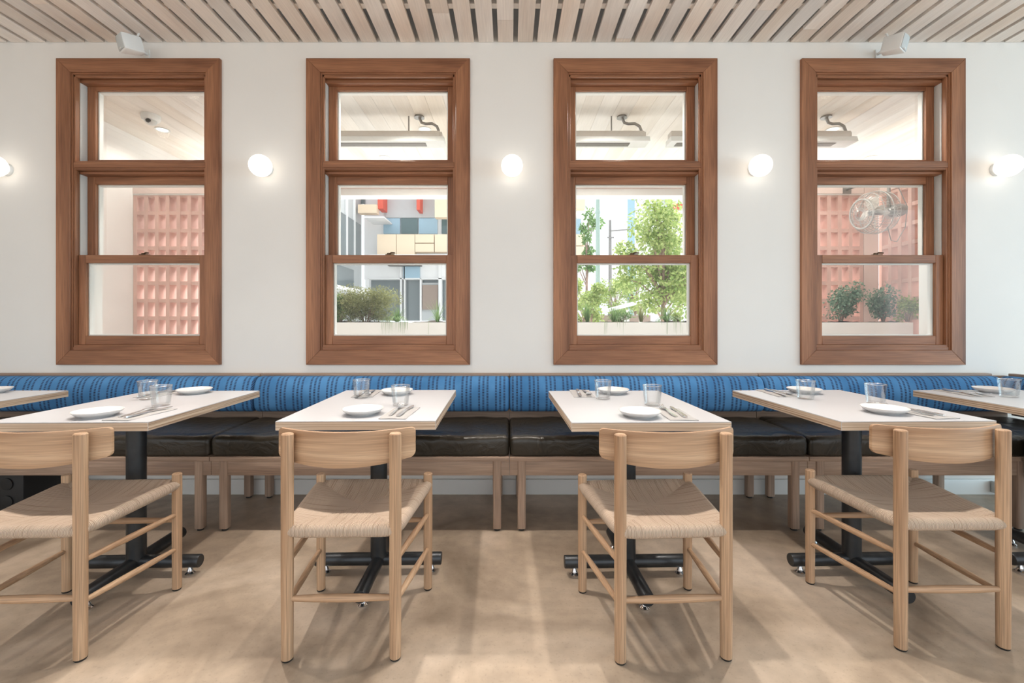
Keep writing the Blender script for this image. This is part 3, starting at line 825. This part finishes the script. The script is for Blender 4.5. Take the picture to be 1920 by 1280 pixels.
# (table, side, plate xy, glass xy, napkin xy rot, fork x dx, knife)
SET = [
 (0, 'far', (-2.735, 2.345), None, None),
 (1, 'near', (-1.632, 1.762), (-1.556, 1.985), (-1.482, 1.792, -3)),
 (1, 'far', (-1.655, 2.335), (-1.750, 2.150), (-1.805, 2.305, 1)),
 (2, 'near', (-0.594, 1.805), (-0.487, 1.990), (-0.446, 1.820, -2)),
 (2, 'far', (-0.583, 2.305), (-0.729, 2.190), (-0.742, 2.318, 5)),
 (3, 'near', (0.517, 1.760), (0.642, 1.995), (0.668, 1.795, -3)),
 (3, 'far', (0.545, 2.330), (0.455, 2.160), (0.378, 2.318, -2)),
 (4, 'near', (1.545, 1.830), (1.677, 2.035), (1.672, 1.822, 7)),
 (4, 'far', (1.556, 2.345), (1.440, 2.160), (1.402, 2.330, -3)),
 (5, 'far', (2.575, 2.365), (2.492, 2.215), (2.372, 2.330, -3)),
]
first = {}
def place(kind, maker, loc, rz, label):
    if kind not in first:
        first[kind] = maker(loc, rz, label) if rz is not None else maker(loc, label); return first[kind]
    return dup(first[kind], loc, rz or 0.0, label)
for (t, side, pl, gl, nk) in SET:
    wh = ('chair side' if side == 'near' else 'bench side') + ' of the ' + TREF[t]
    place('plate', make_plate, (pl[0], pl[1], TZ), None, 'white side plate on the ' + wh)
    if gl: place('glass', make_tumbler, (gl[0], gl[1], TZ), None, 'clear glass tumbler on the ' + wh)
    if nk:
        a = R(nk[2]) + (PI if side == 'far' else 0); ca, sa = math.cos(a), math.sin(a)
        place('napkin', make_napkin, (nk[0], nk[1], TZ), a, 'folded napkin on the ' + wh)
        def off(dx, dy): return (nk[0] + dx * ca - dy * sa, nk[1] + dx * sa + dy * ca, TZ + 0.0062)
        place('fork', make_fork, off(-0.022, 0.012), a + R(2), 'steel fork on the napkin, ' + wh)
        place('knife', make_knife, off(0.018, 0.018), a - R(2), 'steel knife on the napkin, ' + wh)

# ================================================================== PATIO OUTSIDE
PD = 4.19                                     # far edge of the patio
b = MB(); b.box(-6, WY + WT, -0.12, 6, 6.0, 0.0); struct(b.build('floor_patio', M['paving'], smooth=0))
b = MB(); b.box(-40, 6.0, -0.25, 60, 60, -0.12); struct(b.build('ground', M['paving'], smooth=0))
cp = struct(empty('ceiling_patio', (0, 0, 2.88)))
b = MB(); x = -5.0; k = 0
while x < 5.5:
    b.box(x, WY + WT, 0, x + 0.1385, 5.0, 0.02); x += 0.140
b.build('planks', M['plank'], cp, smooth=0, weld=False)
b = MB(); b.box(-5.0, WY + WT, 0.021, 5.5, 5.0, 0.25); b.build('roof_slab', M['render_white'], cp, smooth=0)
b = MB(); b.box(-3.55, PD, 2.318, 3.49, PD + 0.14, 2.425); struct(b.build('beam_patio', M['render_white'], smooth=0))
b = MB(); b.box(-2.3, PD - 0.018, 2.382, 2.65, PD, 2.400); struct(b.build('trim_patio', M['pink_block'], smooth=0))
b = MB(); b.box(-3.75, WY + WT, 0, -3.55, 5.6, 2.88); struct(b.build('wall_patio_left', M['render_white'], smooth=0))
b = MB(); b.box(-3.55, 3.45, 0.0, -3.535, 3.9, 2.1)
def lattice(name, w, h, label, parent_loc, rz):
    o = struct(empty(name, parent_loc, rz))
    b = MB(); cx, cz = 0.102, 0.1655; web = 0.034; d = 0.11
    nx = round(w / cx); nz = int(h / cz)
    for i in range(nx + 1): b.box(i * cx - web / 2, 0, 0, i * cx + web / 2, d, nz * cz)
    for j in range(nz + 1): b.box(-web / 2, 0.004, j * cz - web / 2, nx * cx + web / 2, d - 0.004, j * cz + web / 2)
    b.build('blockwork', M['pink_block'], o, smooth=0, weld=False)
    b = MB(); b.box(-web / 2, -0.006, nz * cz + web / 2, nx * cx + web / 2, d + 0.006, 2.455)
    b.build('lintel', M['pink_plaster'], o, smooth=0)
    return o
lattice('wall_breeze_left', 1.122, 2.36, '', (-3.53, PD - 0.0, 0), 0)
lattice('wall_breeze_right', 0.612, 2.36, '', (2.71, PD, 0), 0)
lattice('wall_breeze_side', 1.02, 2.36, '', (3.50, PD, 0), R(-90))
b = MB(); b.box(3.345, PD - 0.004, 0, 3.48, PD + 0.13, 2.455); struct(b.build('column_patio', M['pink_plaster'], smooth=0))

# planter trough
o = empty('planter', (0, 0, 0), label='long white rendered planter trough outside the windows', cat='planter')
b = MB(); x0, x1, y0, y1 = -2.30, 3.40, 3.74, 4.10; zt = 1.118
b.box(x0, y0, 0, x1, y0 + 0.06, zt); b.box(x0, y1 - 0.04, 0, x1, y1, zt); b.box(x0, y0 + 0.06, 0, x0 + 0.06, y1 - 0.04, zt); b.box(x1 - 0.06, y0 + 0.06, 0, x1, y1 - 0.04, zt)
b.build('trough', M['render_white'], o, smooth=0, weld=False)
b = MB(); nx, ny = 120, 6; rnd = random.Random(5)
for i in range(nx + 1):
    for j in range(ny + 1):
        x = x0 + 0.055 + (x1 - x0 - 0.11) * i / nx
        b.v.append((x, y0 + 0.055 + (y1 - y0 - 0.09) * j / ny, zt - 0.012 + 0.016 * math.sin(x * 3.1) * math.sin(x * 7 + j) + rnd.uniform(0, 0.018)))
for i in range(nx):
    for j in range(ny):
        a = i * (ny + 1) + j; b.face([a, a + ny + 1, a + ny + 2, a + 1])
b.build('soil', M['soil'], o, smooth=0)

def leaf(b, p, d, n, L, W):
    d = d.normalized(); s = d.cross(n)
    if s.length < 1e-4: s = Vector((1, 0, 0))
    s.normalize(); k = len(b.v)
    b.v += [tuple(p), tuple(p + d * L * 0.45 + s * W), tuple(p + d * L), tuple(p + d * L * 0.45 - s * W)]
    b.face([k, k + 1, k + 2, k + 3])
def rv(rnd): return Vector((rnd.gauss(0, 1), rnd.gauss(0, 1), rnd.gauss(0, 1))).normalized()
def bush(name, cx, cy, cz, rx, ry, rz_, n, L, W, mat, label, cat, seed, blobs=7, group='plants in the planter'):
    """stems from the soil to a loose cloud of leaves"""
    rnd = random.Random(seed)
    o = empty(name, (cx, cy, cz), label=label, cat=cat, group=group)
    b = MB(); s = MB(); cs = []
    for k in range(blobs):
        c = Vector((rnd.uniform(-1, 1) * rx * 0.6, rnd.uniform(-1, 1) * ry * 0.6, rz_ * rnd.uniform(0.35, 1.45)))
        cs.append((c, rnd.uniform(0.35, 0.6)))
        s.tube([(c.x * 0.15, c.y * 0.15, 0.0), (c.x * 0.4, c.y * 0.4, c.z * 0.5), tuple(c)], [0.004, 0.003, 0.0015], 6)
    for i in range(n):
        c, q = rnd.choice(cs); v = rv(rnd) * (rnd.random() ** 0.5)
        p = c + Vector((v.x * rx * q, v.y * ry * q, v.z * rz_ * q))
        if p.z < -0.01: p.z = abs(p.z)
        leaf(b, p, rv(rnd) + v * 0.8, rv(rnd), L * rnd.uniform(0.6, 1.2), W * rnd.uniform(0.7, 1.2))
    b.build('foliage', mat, o, smooth=0, weld=False); s.build('stem', M['bark'], o)
    return o
def tuft(name, cx, cy, cz, n, h, spread, mat, label, seed, droop=0.0):
    rnd = random.Random(seed); b = MB()
    for i in range(int(n * 1.6)):
        a = rnd.uniform(0, 2 * PI); out = rnd.random() * spread; hh = h * rnd.uniform(0.5, 1.1)
        hang = droop and rnd.random() < droop
        p0 = Vector((math.cos(a) * 0.012, math.sin(a) * 0.012, 0)); d = Vector((math.cos(a), math.sin(a) * (0.5 if not hang else 1), 0))
        if hang: d = Vector((rnd.uniform(-1.4, 1.4) * spread * 9, -1, 0)).normalized(); out = 0.12; hh *= rnd.uniform(0.3, 1.5)
        w = 0.0020 if hang else 0.0036; side = Vector((-d.y, d.x, 0)).normalized(); k = len(b.v); S = 5
        for t in range(S + 1):
            u = t / S
            if hang: q = p0 + d * (out * min(1, u * 2.4) * 1.1) + Vector((0, 0, 0.05 * math.sin(min(1, u * 2.2) * PI) - max(0, u - 0.42) * hh * 1.5))
            else: q = p0 + d * out * u ** 1.6 + Vector((0, 0, hh * u))
            ww = w * (1 - u * 0.85); b.v += [tuple(q - side * ww), tuple(q + side * ww)]
        for t in range(S): b.face([k + 2 * t, k + 2 * t + 1, k + 2 * t + 3, k + 2 * t + 2])
    o = b.build(name, mat, smooth=0, weld=False, loc=(cx, cy, cz))
    return tag(o, label, 'plant', 'plants in the planter')
SZ = zt + 0.004
bush('planter_shrub', -1.27, 3.93, SZ, 0.27, 0.14, 0.17, 7500, 0.032, 0.0036, M['leaf_olive'], 'feathery olive green shrub in the planter, seen through the second window', 'plant', 11, 18)
bush('planter_shrub', -1.50, 3.97, SZ, 0.12, 0.10, 0.15, 1500, 0.035, 0.007, M['leaf_mid'], 'bright green leafy plant in the planter left of the feathery shrub', 'plant', 12)
tuft('trailing_grass', -0.965, 3.82, SZ, 70, 0.13, 0.10, M['leaf_mid'], 'grass tuft trailing over the planter front, middle of the second window', 21, 0.25)
tuft('grass_tuft', -0.62, 3.84, SZ, 26, 0.19, 0.17, M['leaf_mid'], 'spiky grass tuft at the right side of the second window', 22, 0.1)
tuft('grass_tuft', 0.68, 3.88, SZ, 60, 0.17, 0.09, M['leaf_mid'], 'upright grass tuft at the left side of the third window', 23)
tuft('grass_tuft', 0.90, 3.82, SZ, 80, 0.15, 0.16, M['leaf_mid'], 'bushy grass tuft with trailing strands in the planter, third window', 24, 0.08)
bush('planter_shrub', 1.00, 3.94, SZ, 0.10, 0.08, 0.06, 600, 0.030, 0.004, M['leaf_mid'], 'low green shrub in the planter, middle left of the third window', 'plant', 13)
tuft('dry_grass', 1.15, 3.88, SZ, 40, 0.16, 0.08, M['leaf_olive'], 'dry olive grass tuft in the planter, middle of the third window', 25)
tuft('trailing_grass', 1.36, 3.84, SZ, 70, 0.14, 0.12, M['leaf_mid'], 'grass tuft trailing down the planter, right of the third window', 26, 0.18)
bush('planter_shrub', 1.50, 3.94, SZ, 0.07, 0.06, 0.05, 350, 0.030, 0.005, M['leaf_light'], 'small yellow green plant at the right edge of the third window', 'plant', 14)
bush('planter_shrub', 2.925, 3.93, SZ, 0.15, 0.11, 0.20, 1500, 0.026, 0.009, M['leaf_blue'], 'tall blue green bush in the planter at the left of the fourth window', 'plant', 15, 10)
bush('planter_shrub', 3.30, 3.92, SZ, 0.15, 0.11, 0.17, 1300, 0.026, 0.009, M['leaf_blue'], 'round blue green bush in the planter below the caged fan', 'plant', 16, 10)
bush('planter_shrub', 3.44, 3.84, SZ, 0.09, 0.09, 0.12, 700, 0.028, 0.008, M['leaf_light'], 'light green fern-like plant at the right end of the planter', 'plant', 17, 7)

# patio heaters
def make_heater(xr, label):
    o = empty('patio_heater', (xr, 3.80, 2.64), label=label, cat='heater', group='bar heaters under the patio ceiling')
    L = 1.55
    b = MB(); b.box(-L, -0.045, 0.048, -0.03, 0.045, 0.100); b.build('housing', M['heater'], o, bevel=0.004)
    b = MB(); b.box(-0.105, -0.030, 0.052, -0.012, 0.040, 0.096); b.build('junction_box', M['heater'], o, bevel=0.003)
    b = MB(); b.prism([(-0.075, 0.0), (0.075, 0.0), (0.060, 0.046), (-0.060, 0.046)], 'x', -L - 0.01, 0.01); f = b.build('reflector', M['white_plastic'], o, bevel=0.002)
    b = MB(); b.box(-L + 0.05, -0.035, -0.004, -0.15, 0.035, 0.001); b.build('element', M['heater_dark'], f)
    for x in (-0.30, -L + 0.30):
        b = MB(); b.tube([(x, 0, 0.10), (x, 0, 0.24)], 0.006, 8); b.build('hanger_rod', M['conduit'], o)
    b = MB(); b.lathe([(0.045, 0.225), (0.040, 0.239)], 16, (-0.21, 0.0, 0)); b.tube([(-0.21, 0, 0.228), (-0.19, 0, 0.185), (-0.155, 0, 0.175), (-0.10, 0, 0.178), (-0.06, 0, 0.155), (-0.045, 0, 0.120), (-0.042, 0, 0.095)], 0.012, 10)
    b.build('conduit', M['conduit'], o)
make_heater(-0.56, 'long bar heater under the patio ceiling, seen through the second window')
make_heater(1.173, 'bar heater under the patio ceiling, its right end shown in the third window')
make_heater(2.920, 'bar heater under the patio ceiling, its right end shown in the fourth window')
PATIO_LAMPS = []
# dome camera and recessed lights
o = empty('dome_camera', (-3.05, 3.78, 2.88), label='white dome camera on the patio ceiling, seen through the first window', cat='camera')
b = MB(); b.lathe([(0.068, 0), (0.068, -0.030), (0.060, -0.046), (0.045, -0.050)], 32); b.build('housing', M['white_plastic'], o)
b = MB(); n = 10; b.lathe([(0.044 * math.cos(PI / 2 * i / n), -0.049 - 0.036 * math.sin(PI / 2 * i / n)) for i in range(n + 1)], 28); b.build('dome', M['vinyl'], o)
b = MB(); b.lathe([(0.016, 0), (0.016, -0.02), (0.010, -0.024)], 16, (0.012, -0.036, -0.056), mat=Matrix.Rotation(R(-50), 4, 'X')); b.build('lens', M['box_dark'], o)
for (x, y, lab) in ((-3.17, 4.06, 'lit recessed downlight beside the dome camera'), (-1.33, 4.74, 'lit recessed downlight below the heater in the second window'),
                    (-0.77, 4.05, 'lit recessed downlight behind the heater conduit in the second window'), (2.95, 4.05, 'lit recessed downlight behind the heater conduit in the fourth window'),
                    (3.86, 4.74, 'lit recessed downlight low in the fanlight of the fourth window')):
    PATIO_LAMPS.append((x, y)); o = empty('recessed_downlight', (x, y, 2.88), label=lab, cat='lamp', group='patio downlights')
    b = MB(); b.lathe([(0.058, -0.001), (0.058, -0.006), (0.045, -0.004), (0.045, -0.001)], 24); b.build('trim_ring', M['white_plastic'], o)
    b = MB(); b.lathe([(0.0, -0.003), (0.045, -0.003)], 24); b.build('lens', M['downlight'], o)

# caged fan
def make_fan():
    c = Vector(P(1638, 399, 3.72))
    o = empty('caged_fan', c, label='large wire-caged fan hanging in the patio, seen through the fourth window', cat='fan')
    ax = Vector((-0.96, -0.02, -0.10)).normalized()
    q = ax.to_track_quat('Z', 'Y').to_matrix().to_4x4()
    b = MB(); Rr = 0.175
    def ring(r, z, t):
        b.tube([q @ Vector((r * math.cos(2 * PI * i / 48), r * math.sin(2 * PI * i / 48), z)) for i in range(48)], t, 6, closed=True)
    for r, z, t in ((Rr, -0.02, 0.004), (0.165, 0.05, 0.003), (0.158, -0.09, 0.003), (0.120, 0.105, 0.0075), (0.085, 0.113, 0.002), (0.05, 0.117, 0.002), (0.06, -0.15, 0.003)): ring(r, z, t)
    for i in range(40):
        a = 2 * PI * i / 40; pr = [(0.03, 0.118), (0.085, 0.113), (0.120, 0.105), (0.150, 0.08), (0.170, 0.03), (0.175, -0.02), (0.158, -0.09), (0.11, -0.135), (0.05, -0.152)]
        b.tube([q @ Vector((r * math.cos(a), r * math.sin(a), z)) for r, z in pr], 0.0017, 5, cap=False)
    b.build('cage', M['cage'], o)
    for k in range(4):
        b = MB(); n0 = 0
        for i in range(5):
            r = 0.03 + 0.105 * i / 4
            for s in (-1, 1):
                w = s * (0.35 + 0.12 * math.sin(i)) ; a = k * PI / 2 + w
                b.v.append(tuple(q @ Vector((r * math.cos(a), r * math.sin(a), 0.0 + s * 0.024))))
                b.v.append(tuple(q @ Vector((r * math.cos(a), r * math.sin(a), 0.0025 + s * 0.024))))
        for i in range(4):
            m = 4 * i; b.face([m, m + 4, m + 6, m + 2]); b.face([m + 1, m + 3, m + 7, m + 5]); b.face([m, m + 1, m + 5, m + 4]); b.face([m + 2, m + 6, m + 7, m + 3])
        b.build('blade', M['heater'], o)
    b = MB(); b.lathe([(0.0, 0.04), (0.020, 0.035), (0.022, 0.03), (0.022, -0.12), (0.05, -0.15), (0.052, -0.23), (0.045, -0.25), (0.0, -0.255)], 24, mat=q); b.build('motor', M['conduit'], o)
    t = q @ Vector((0, 0, -0.13))
    b = MB(); zc = 2.88 - c.z
    zb = 2.370 - c.z; yb = PD - c.y
    b.tube([tuple(t), (t.x, t.y, 0.19), (t.x, t.y, zb - 0.02), (t.x, t.y + 0.02, zb), (t.x, yb - 0.002, zb)], [0.016, 0.013, 0.012, 0.012, 0.012], 10); b.box(t.x - 0.04, yb - 0.008, zb - 0.04, t.x + 0.04, yb - 0.001, zb + 0.04); b.build('hanger_pole', M['conduit'], o)
    m = q @ Vector((0, 0, -0.24))
    b = MB(); b.tube([(t.x + 0.02, yb - 0.01, zb), (t.x + 0.03, t.y + 0.05, zb - 0.02), (t.x + 0.07, t.y, 0.24), (m.x + 0.05, m.y, 0.05), (m.x + 0.03, m.y, -0.12), (m.x - 0.04, m.y, -0.24), (m.x - 0.14, m.y - 0.06, -0.24), (m.x - 0.22, m.y - 0.12, -0.14)], 0.0035, 6); b.build('cord', M['conduit'], o)
make_fan()

# ================================================================== STREET
def pb(b, px0, py0, px1, py1, D, dep, mi=0):
    x0, _, z1 = P(px0, py0, D); x1, _, z0 = P(px1, py1, D); b.box(x0, D, z0, x1, D + dep, z1, mi); return b
# apartment block
o = empty('apartment_building', (-2.0, 20.0, 0), label='white apartment block with beige balconies behind the second window', cat='building')
def ap(name, mat, rects, D, dep):
    for r in rects:
        b = MB(); pb(b, *r, D, dep); ob = b.build(name, mat, None, smooth=0); ob.parent = o; ob.matrix_parent_inverse = Matrix.Translation((2.0, -20.0, 0))
    return ob
ap('wall', M['apt_white'], [(683, 250, 1097, 524)], 20.0, 6.0)
ap('recess_wall', M['apt_grey'], [(721, 366, 814, 408)], 19.9, 0.09)
ap('window', M['glass_blue'], [(719, 409, 750, 438), (785, 409, 820, 438), (1080, 410, 1089, 438)], 19.9, 0.09)
ap('window', M['glass_teal'], [(752, 409, 783, 438), (828, 409, 860, 438)], 19.9, 0.09)
ap('balcony_panel', M['apt_beige'], [(707, 439, 742.5, 477), (743.5, 439, 777.5, 477), (778.5, 439, 813.5, 455), (778.5, 456.5, 813.5, 472), (815, 439, 860, 472), (671, 383, 706, 399), (815, 340, 860, 407),
                                     (1040, 340, 1097, 391), (1040, 439, 1096, 460), (1040, 461.5, 1096, 478)], 19.0, 0.4)
ap('colour_fin', M['apt_red'], [(708, 340, 718, 391), (781, 340, 787, 393)], 19.2, 0.7)
ap('window', M['glass_grey'], [(677, 366, 680, 382), (681, 366, 684, 382)], 19.8, 0.1)
ap('soffit_band', M['apt_white'], [(692, 477, 1010, 484), (682, 405.5, 720, 408)], 18.6, 1.3)
# shop front under the balconies
ap('shop_glass', M['glass_grey'], [(690, 523, 1000, 601)], 20.3, 0.1)
ap('shop_wall', M['apt_grey'], [(790, 530, 825, 601)], 20.1, 0.1)
ap('mullion', M['apt_white'], [(685, 522, 692, 601), (750, 497, 753, 601), (757, 497, 759, 601), (787, 522, 790, 601), (822, 492, 828, 601), (690, 521, 1000, 523)], 19.9, 0.3)
ap('shop_window', M['glass_blue'], [(756, 498, 787, 521)], 19.9, 0.09)
ap('shop_screen', M['screen_brown'], [(792, 534, 821, 580)], 20.0, 0.09)
ap('awning', M['dark_frame'], [(727, 496, 789, 498)], 19.6, 0.3)
# glazed building on the left, running away from us
o2 = empty('glazed_building', (-6.6, 18.0, 0), label='grey building with tall mullioned windows left of the apartment block', cat='building')
def gb(name, mat, y0, y1, z0, z1, x=-6.62, t=0.5):
    b = MB(); b.box(x - t, y0, z0, x, y1, z1); ob = b.build(name, mat, None, smooth=0); ob.parent = o2; ob.matrix_parent_inverse = Matrix.Translation((6.6, -18.0, 0)); return ob
gb('wall', M['apt_grey'], 14.0, 19.9, -0.12, 8.5)
gb('window_band', M['glass_grey'], 14.2, 19.7, 3.75, 5.45, -6.58, 0.03)
gb('ledge', M['apt_white'], 14.0, 18.55, 3.50, 3.68, -6.4, 0.3)
gb('lower_window', M['glass_grey'], 15.0, 18.8, 2.55, 3.35, -6.58, 0.03)
gb('canopy', M['apt_white'], 13.8, 18.5, 2.30, 2.42, -5.9, 0.8)
for k in range(6): gb('mullion', M['apt_white'], 14.3 + 0.9 * k, 14.42 + 0.9 * k, 3.70, 8.4, -6.545, 0.07)
# white tower on the right, with a grey stair fin
o3 = empty('white_building', (10.0, 32.0, 0), label='tall pale building behind the tree in the third window', cat='building')
def wb(name, mat, *r, D=32.0, dep=8.0):
    b = MB(); pb(b, *r, D, dep); ob = b.build(name, mat, None, smooth=0); ob.parent = o3; ob.matrix_parent_inverse = Matrix.Translation((-10, -32, 0)); return ob
wb('wall', M['apt_white'], 1190, 200, 1420, 610)
wb('glass_strip', M['glass_blue'], 1177, 200, 1190, 610, D=31.9, dep=0.09)
wb('fin', M['apt_grey'], 1236, 330, 1253, 392, D=31.5, dep=0.5)
wb('stair', M['apt_grey'], 1215, 385, 1240, 405, D=31.5, dep=0.5)
wb('roof_edge', M['apt_red'], 1262, 382, 1285, 387, D=31.0, dep=0.9)
# poles
def tapered_pole(name, px, D, zt, r, mat, label):
    x = P(px, 600, D)[0]
    o = empty(name, (x, D, -0.12), label=label, cat='pole')
    b = MB(); b.tube([(0, 0, 0), (0, 0, 1.5), (0, 0, zt)], [r * 1.15, r * 1.08, r * 0.7], 16); b.build('shaft', mat, o)
    return o
lp = tapered_pole('lamp_post', 1121, 10.0, 6.5, 0.050, M['pole_green'], 'pale green lamp post standing outside the third window')
for z in (1.55, 2.1, 3.7):
    b = MB(); b.lathe([(0.058, z), (0.058, z + 0.05)], 16); b.build('collar', M['pole_green'], lp)
up = tapered_pole('utility_pole', 1144, 20.0, 5.85, 0.085, M['pole_grey'], 'grey utility pole with a short crossarm beyond the lamp post')
b = MB(); b.tube([(0, -0.1, 5.35), (0.9, -0.1, 5.42)], 0.03, 8); b.tube([(-0.15, -0.1, 5.05), (0.15, -0.1, 5.05)], 0.03, 8); b.build('crossarm', M['pole_grey'], up)
# trees
def tree(px, D, zt, zc0, rx, rz_, n, L, W, mat, label, seed, blobs=22, tr=0.06):
    rnd = random.Random(seed); x = P(px, 600, D)[0]
    o = empty('street_tree', (x, D, -0.12), label=label, cat='tree', group='trees beyond the planter')
    s = MB(); top = zc0 + 0.12
    s.tube([(0, 0, 0), (0.02, 0, top * 0.5), (0.03, 0, top), (0.05, 0, top + (zt - top) * 0.5)], [tr, tr * 0.8, tr * 0.65, tr * 0.3], 12)
    cs = []
    for k in range(blobs):
        a = rnd.uniform(0, 2 * PI); q = rnd.uniform(0.15, 0.9); z = rnd.uniform(0.05, 0.95)
        sh = math.sin(PI * (0.15 + 0.75 * z)) ** 0.6
        c = Vector((math.cos(a) * rx * q * sh, math.sin(a) * rx * q * sh, zc0 + 0.12 + (zt - zc0) * z)); cs.append((c, rnd.uniform(0.22, 0.42)))
        s.tube([(0.03, 0, min(c.z * 0.8, top + 0.3 * (c.z - top))), tuple(c * 0.6 + Vector((0, 0, c.z * 0.36))), tuple(c)], [tr * 0.35, tr * 0.2, 0.004], 6)
    s.build('trunk', M['bark'], o)
    b = MB()
    for i in range(n):
        c, q = rnd.choice(cs); v = rv(rnd) * (rnd.random() ** 0.6)
        p = c + v * rx * q; leaf(b, p, rv(rnd) + v + Vector((0, 0, -0.4)), rv(rnd), L * rnd.uniform(0.6, 1.2), W * rnd.uniform(0.7, 1.2))
    b.build('foliage', mat, o, smooth=0, weld=False)
tree(1240, 8.0, 3.32, 1.30, 0.88, 1.0, 8500, 0.085, 0.022, M['leaf_light'], 'light green leafy tree filling the right of the third window', 31, 32)
tree(1098, 12.0, 4.15, 2.4, 0.50, 0.8, 1100, 0.11, 0.028, M['leaf_mid'], 'slim tree behind the lamp post beside the beige balconies', 32, 10, 0.05)
tree(1092, 8.5, 1.95, 1.0, 0.36, 0.6, 1500, 0.07, 0.018, M['leaf_light'], 'low pale green shrub tree at the left of the third window', 33, 12, 0.03)
tree(1190, 17.0, 2.9, 1.2, 0.80, 0.7, 2200, 0.11, 0.026, M['leaf_light'], 'yellow green tree behind the white shelter', 34, 14)
tree(1152, 14.6, 2.75, 1.25, 0.62, 0.6, 2600, 0.085, 0.022, M['leaf_light'], 'low yellow green tree between the two poles, third window', 35, 16, 0.04)
tree(1300, 9.5, 2.55, 1.1, 0.60, 0.6, 1800, 0.085, 0.022, M['leaf_mid'], 'green shrub tree at the right edge of the third window', 36, 12, 0.04)
tree(1105, 7.2, 1.78, 1.0, 0.30, 0.5, 1500, 0.06, 0.016, M['leaf_light'], 'low pale bush in front of the lamp post', 37, 12, 0.025)
# small white shelter
o = empty('shelter', (3.25, 12.0, -0.12), label='small white shelter with braced posts below the tree, third window', cat='shelter')
b = MB(); b.prism([(-0.75, 1.50), (0.65, 1.86), (0.65, 1.93), (-0.75, 1.57)], 'y', -0.6, 0.6); b.build('roof', M['apt_white'], o, smooth=0)
for x in (-0.18, 0.16):
    b = MB(); b.box(x - 0.035, -0.5, 0, x + 0.035, -0.43, 1.62 + x * 0.25); b.build('post', M['batten'], o, smooth=0)
b = MB(); b.tube([(-0.50, -0.465, 1.52), (0.12, -0.465, 0.95)], 0.03, 6); b.build('brace', M['batten'], o)
b = MB(); b.box(-0.85, 0.5, 0, 0.72, 0.58, 1.45); b.build('rear_wall', M['screen_brown'], o, smooth=0)
b = MB(); b.box(-0.6, -0.6, 0, 0.6, 0.6, 1.42); o = b.build('hedge_block', M['leaf_mid'], smooth=0, loc=(2.55, 13.0, -0.12))
bpy.data.objects.remove(o)

# ================================================================== LIGHT
w = bpy.data.worlds.new('World'); sc.world = w; w.use_nodes = True
bg = w.node_tree.nodes['Background']; bg.inputs['Color'].default_value = (0.93, 0.97, 1.0, 1); bg.inputs['Strength'].default_value = 1.65
def lamp(kind, name, loc, rot, power, color, **kw):
    d = bpy.data.lights.new(name, kind); d.energy = power; d.color = color
    for k, v in kw.items(): setattr(d, k, v)
    o = bpy.data.objects.new(name, d); col.objects.link(o); o.location = loc; o.rotation_euler = rot; return o
for x, pw in ((-2.55, 110), (-1.35, 125), (-0.72, 125), (0.52, 125), (1.42, 115), (2.45, 50)):
    lamp('SPOT', 'ceiling_downlight_lamp', (x, 2.22, 2.92), (R(-22), 0, 0), pw, (1.0, 0.905, 0.81), spot_size=R(98), spot_blend=0.8, shadow_soft_size=0.03)
# the patio's own recessed lights
for x, y in PATIO_LAMPS:
    lamp('SPOT', 'patio_downlight_and_fill', (x, y, 2.86), (0, 0, 0), 18 if y < 4.2 else 150, (1.0, 0.93, 0.85), spot_size=R(150), spot_blend=0.6, shadow_soft_size=0.05)
for x, pw in ((-2.4, 35), (-0.8, 60), (0.8, 60), (2.4, 75)):      # unseen row added by the facade to brighten the patio, above the window heads
    lamp('SPOT', 'patio_downlight_and_fill', (x, 3.35, 2.86), (0, 0, 0), pw, (1.0, 0.94, 0.87), spot_size=R(140), spot_blend=0.7, shadow_soft_size=0.05)
# unseen fill added behind the camera; daylight from the open side on the right
lamp('AREA', 'rear_fill', (0.0, -8.5, 2.0), (R(90), 0, 0), 60, (1.0, 0.97, 0.93), shape='RECTANGLE', size=12.0, size_y=3.6)
lamp('AREA', 'side_daylight', (8.0, 0.2, 1.6), (R(90), 0, R(90)), 190, (0.45, 0.80, 1.0), shape='RECTANGLE', size=5.0, size_y=2.8)
lamp('SUN', 'sun', (10, 20, 20), Vector((0.52, 0.60, 0.85)).to_track_quat('Z', 'Y').to_euler(), 7.8, (1.0, 0.97, 0.94), angle=R(38))

# ================================================================== CAMERA
cam = bpy.data.cameras.new('camera'); co = bpy.data.objects.new('camera', cam); col.objects.link(co)
co.location = (0, 0, H); co.rotation_euler = (R(90), 0, 0)
cam.sensor_width = 36; cam.lens = F / 1920 * 36; cam.shift_x = (960 - VX) / 1920; cam.shift_y = -(640 - VY) / 1920
cam.clip_start = 0.05; cam.clip_end = 200
sc.camera = co
vs = sc.view_settings
vs.view_transform = 'Standard'; vs.look = 'None'; vs.gamma = 1; vs.use_curve_mapping = False; vs.exposure = 0.0
sc.cycles.transparent_max_bounces = 24
sc.cycles.max_bounces = 10
sc.cycles.diffuse_bounces = 5
sc.cycles.sample_clamp_indirect = 6.0
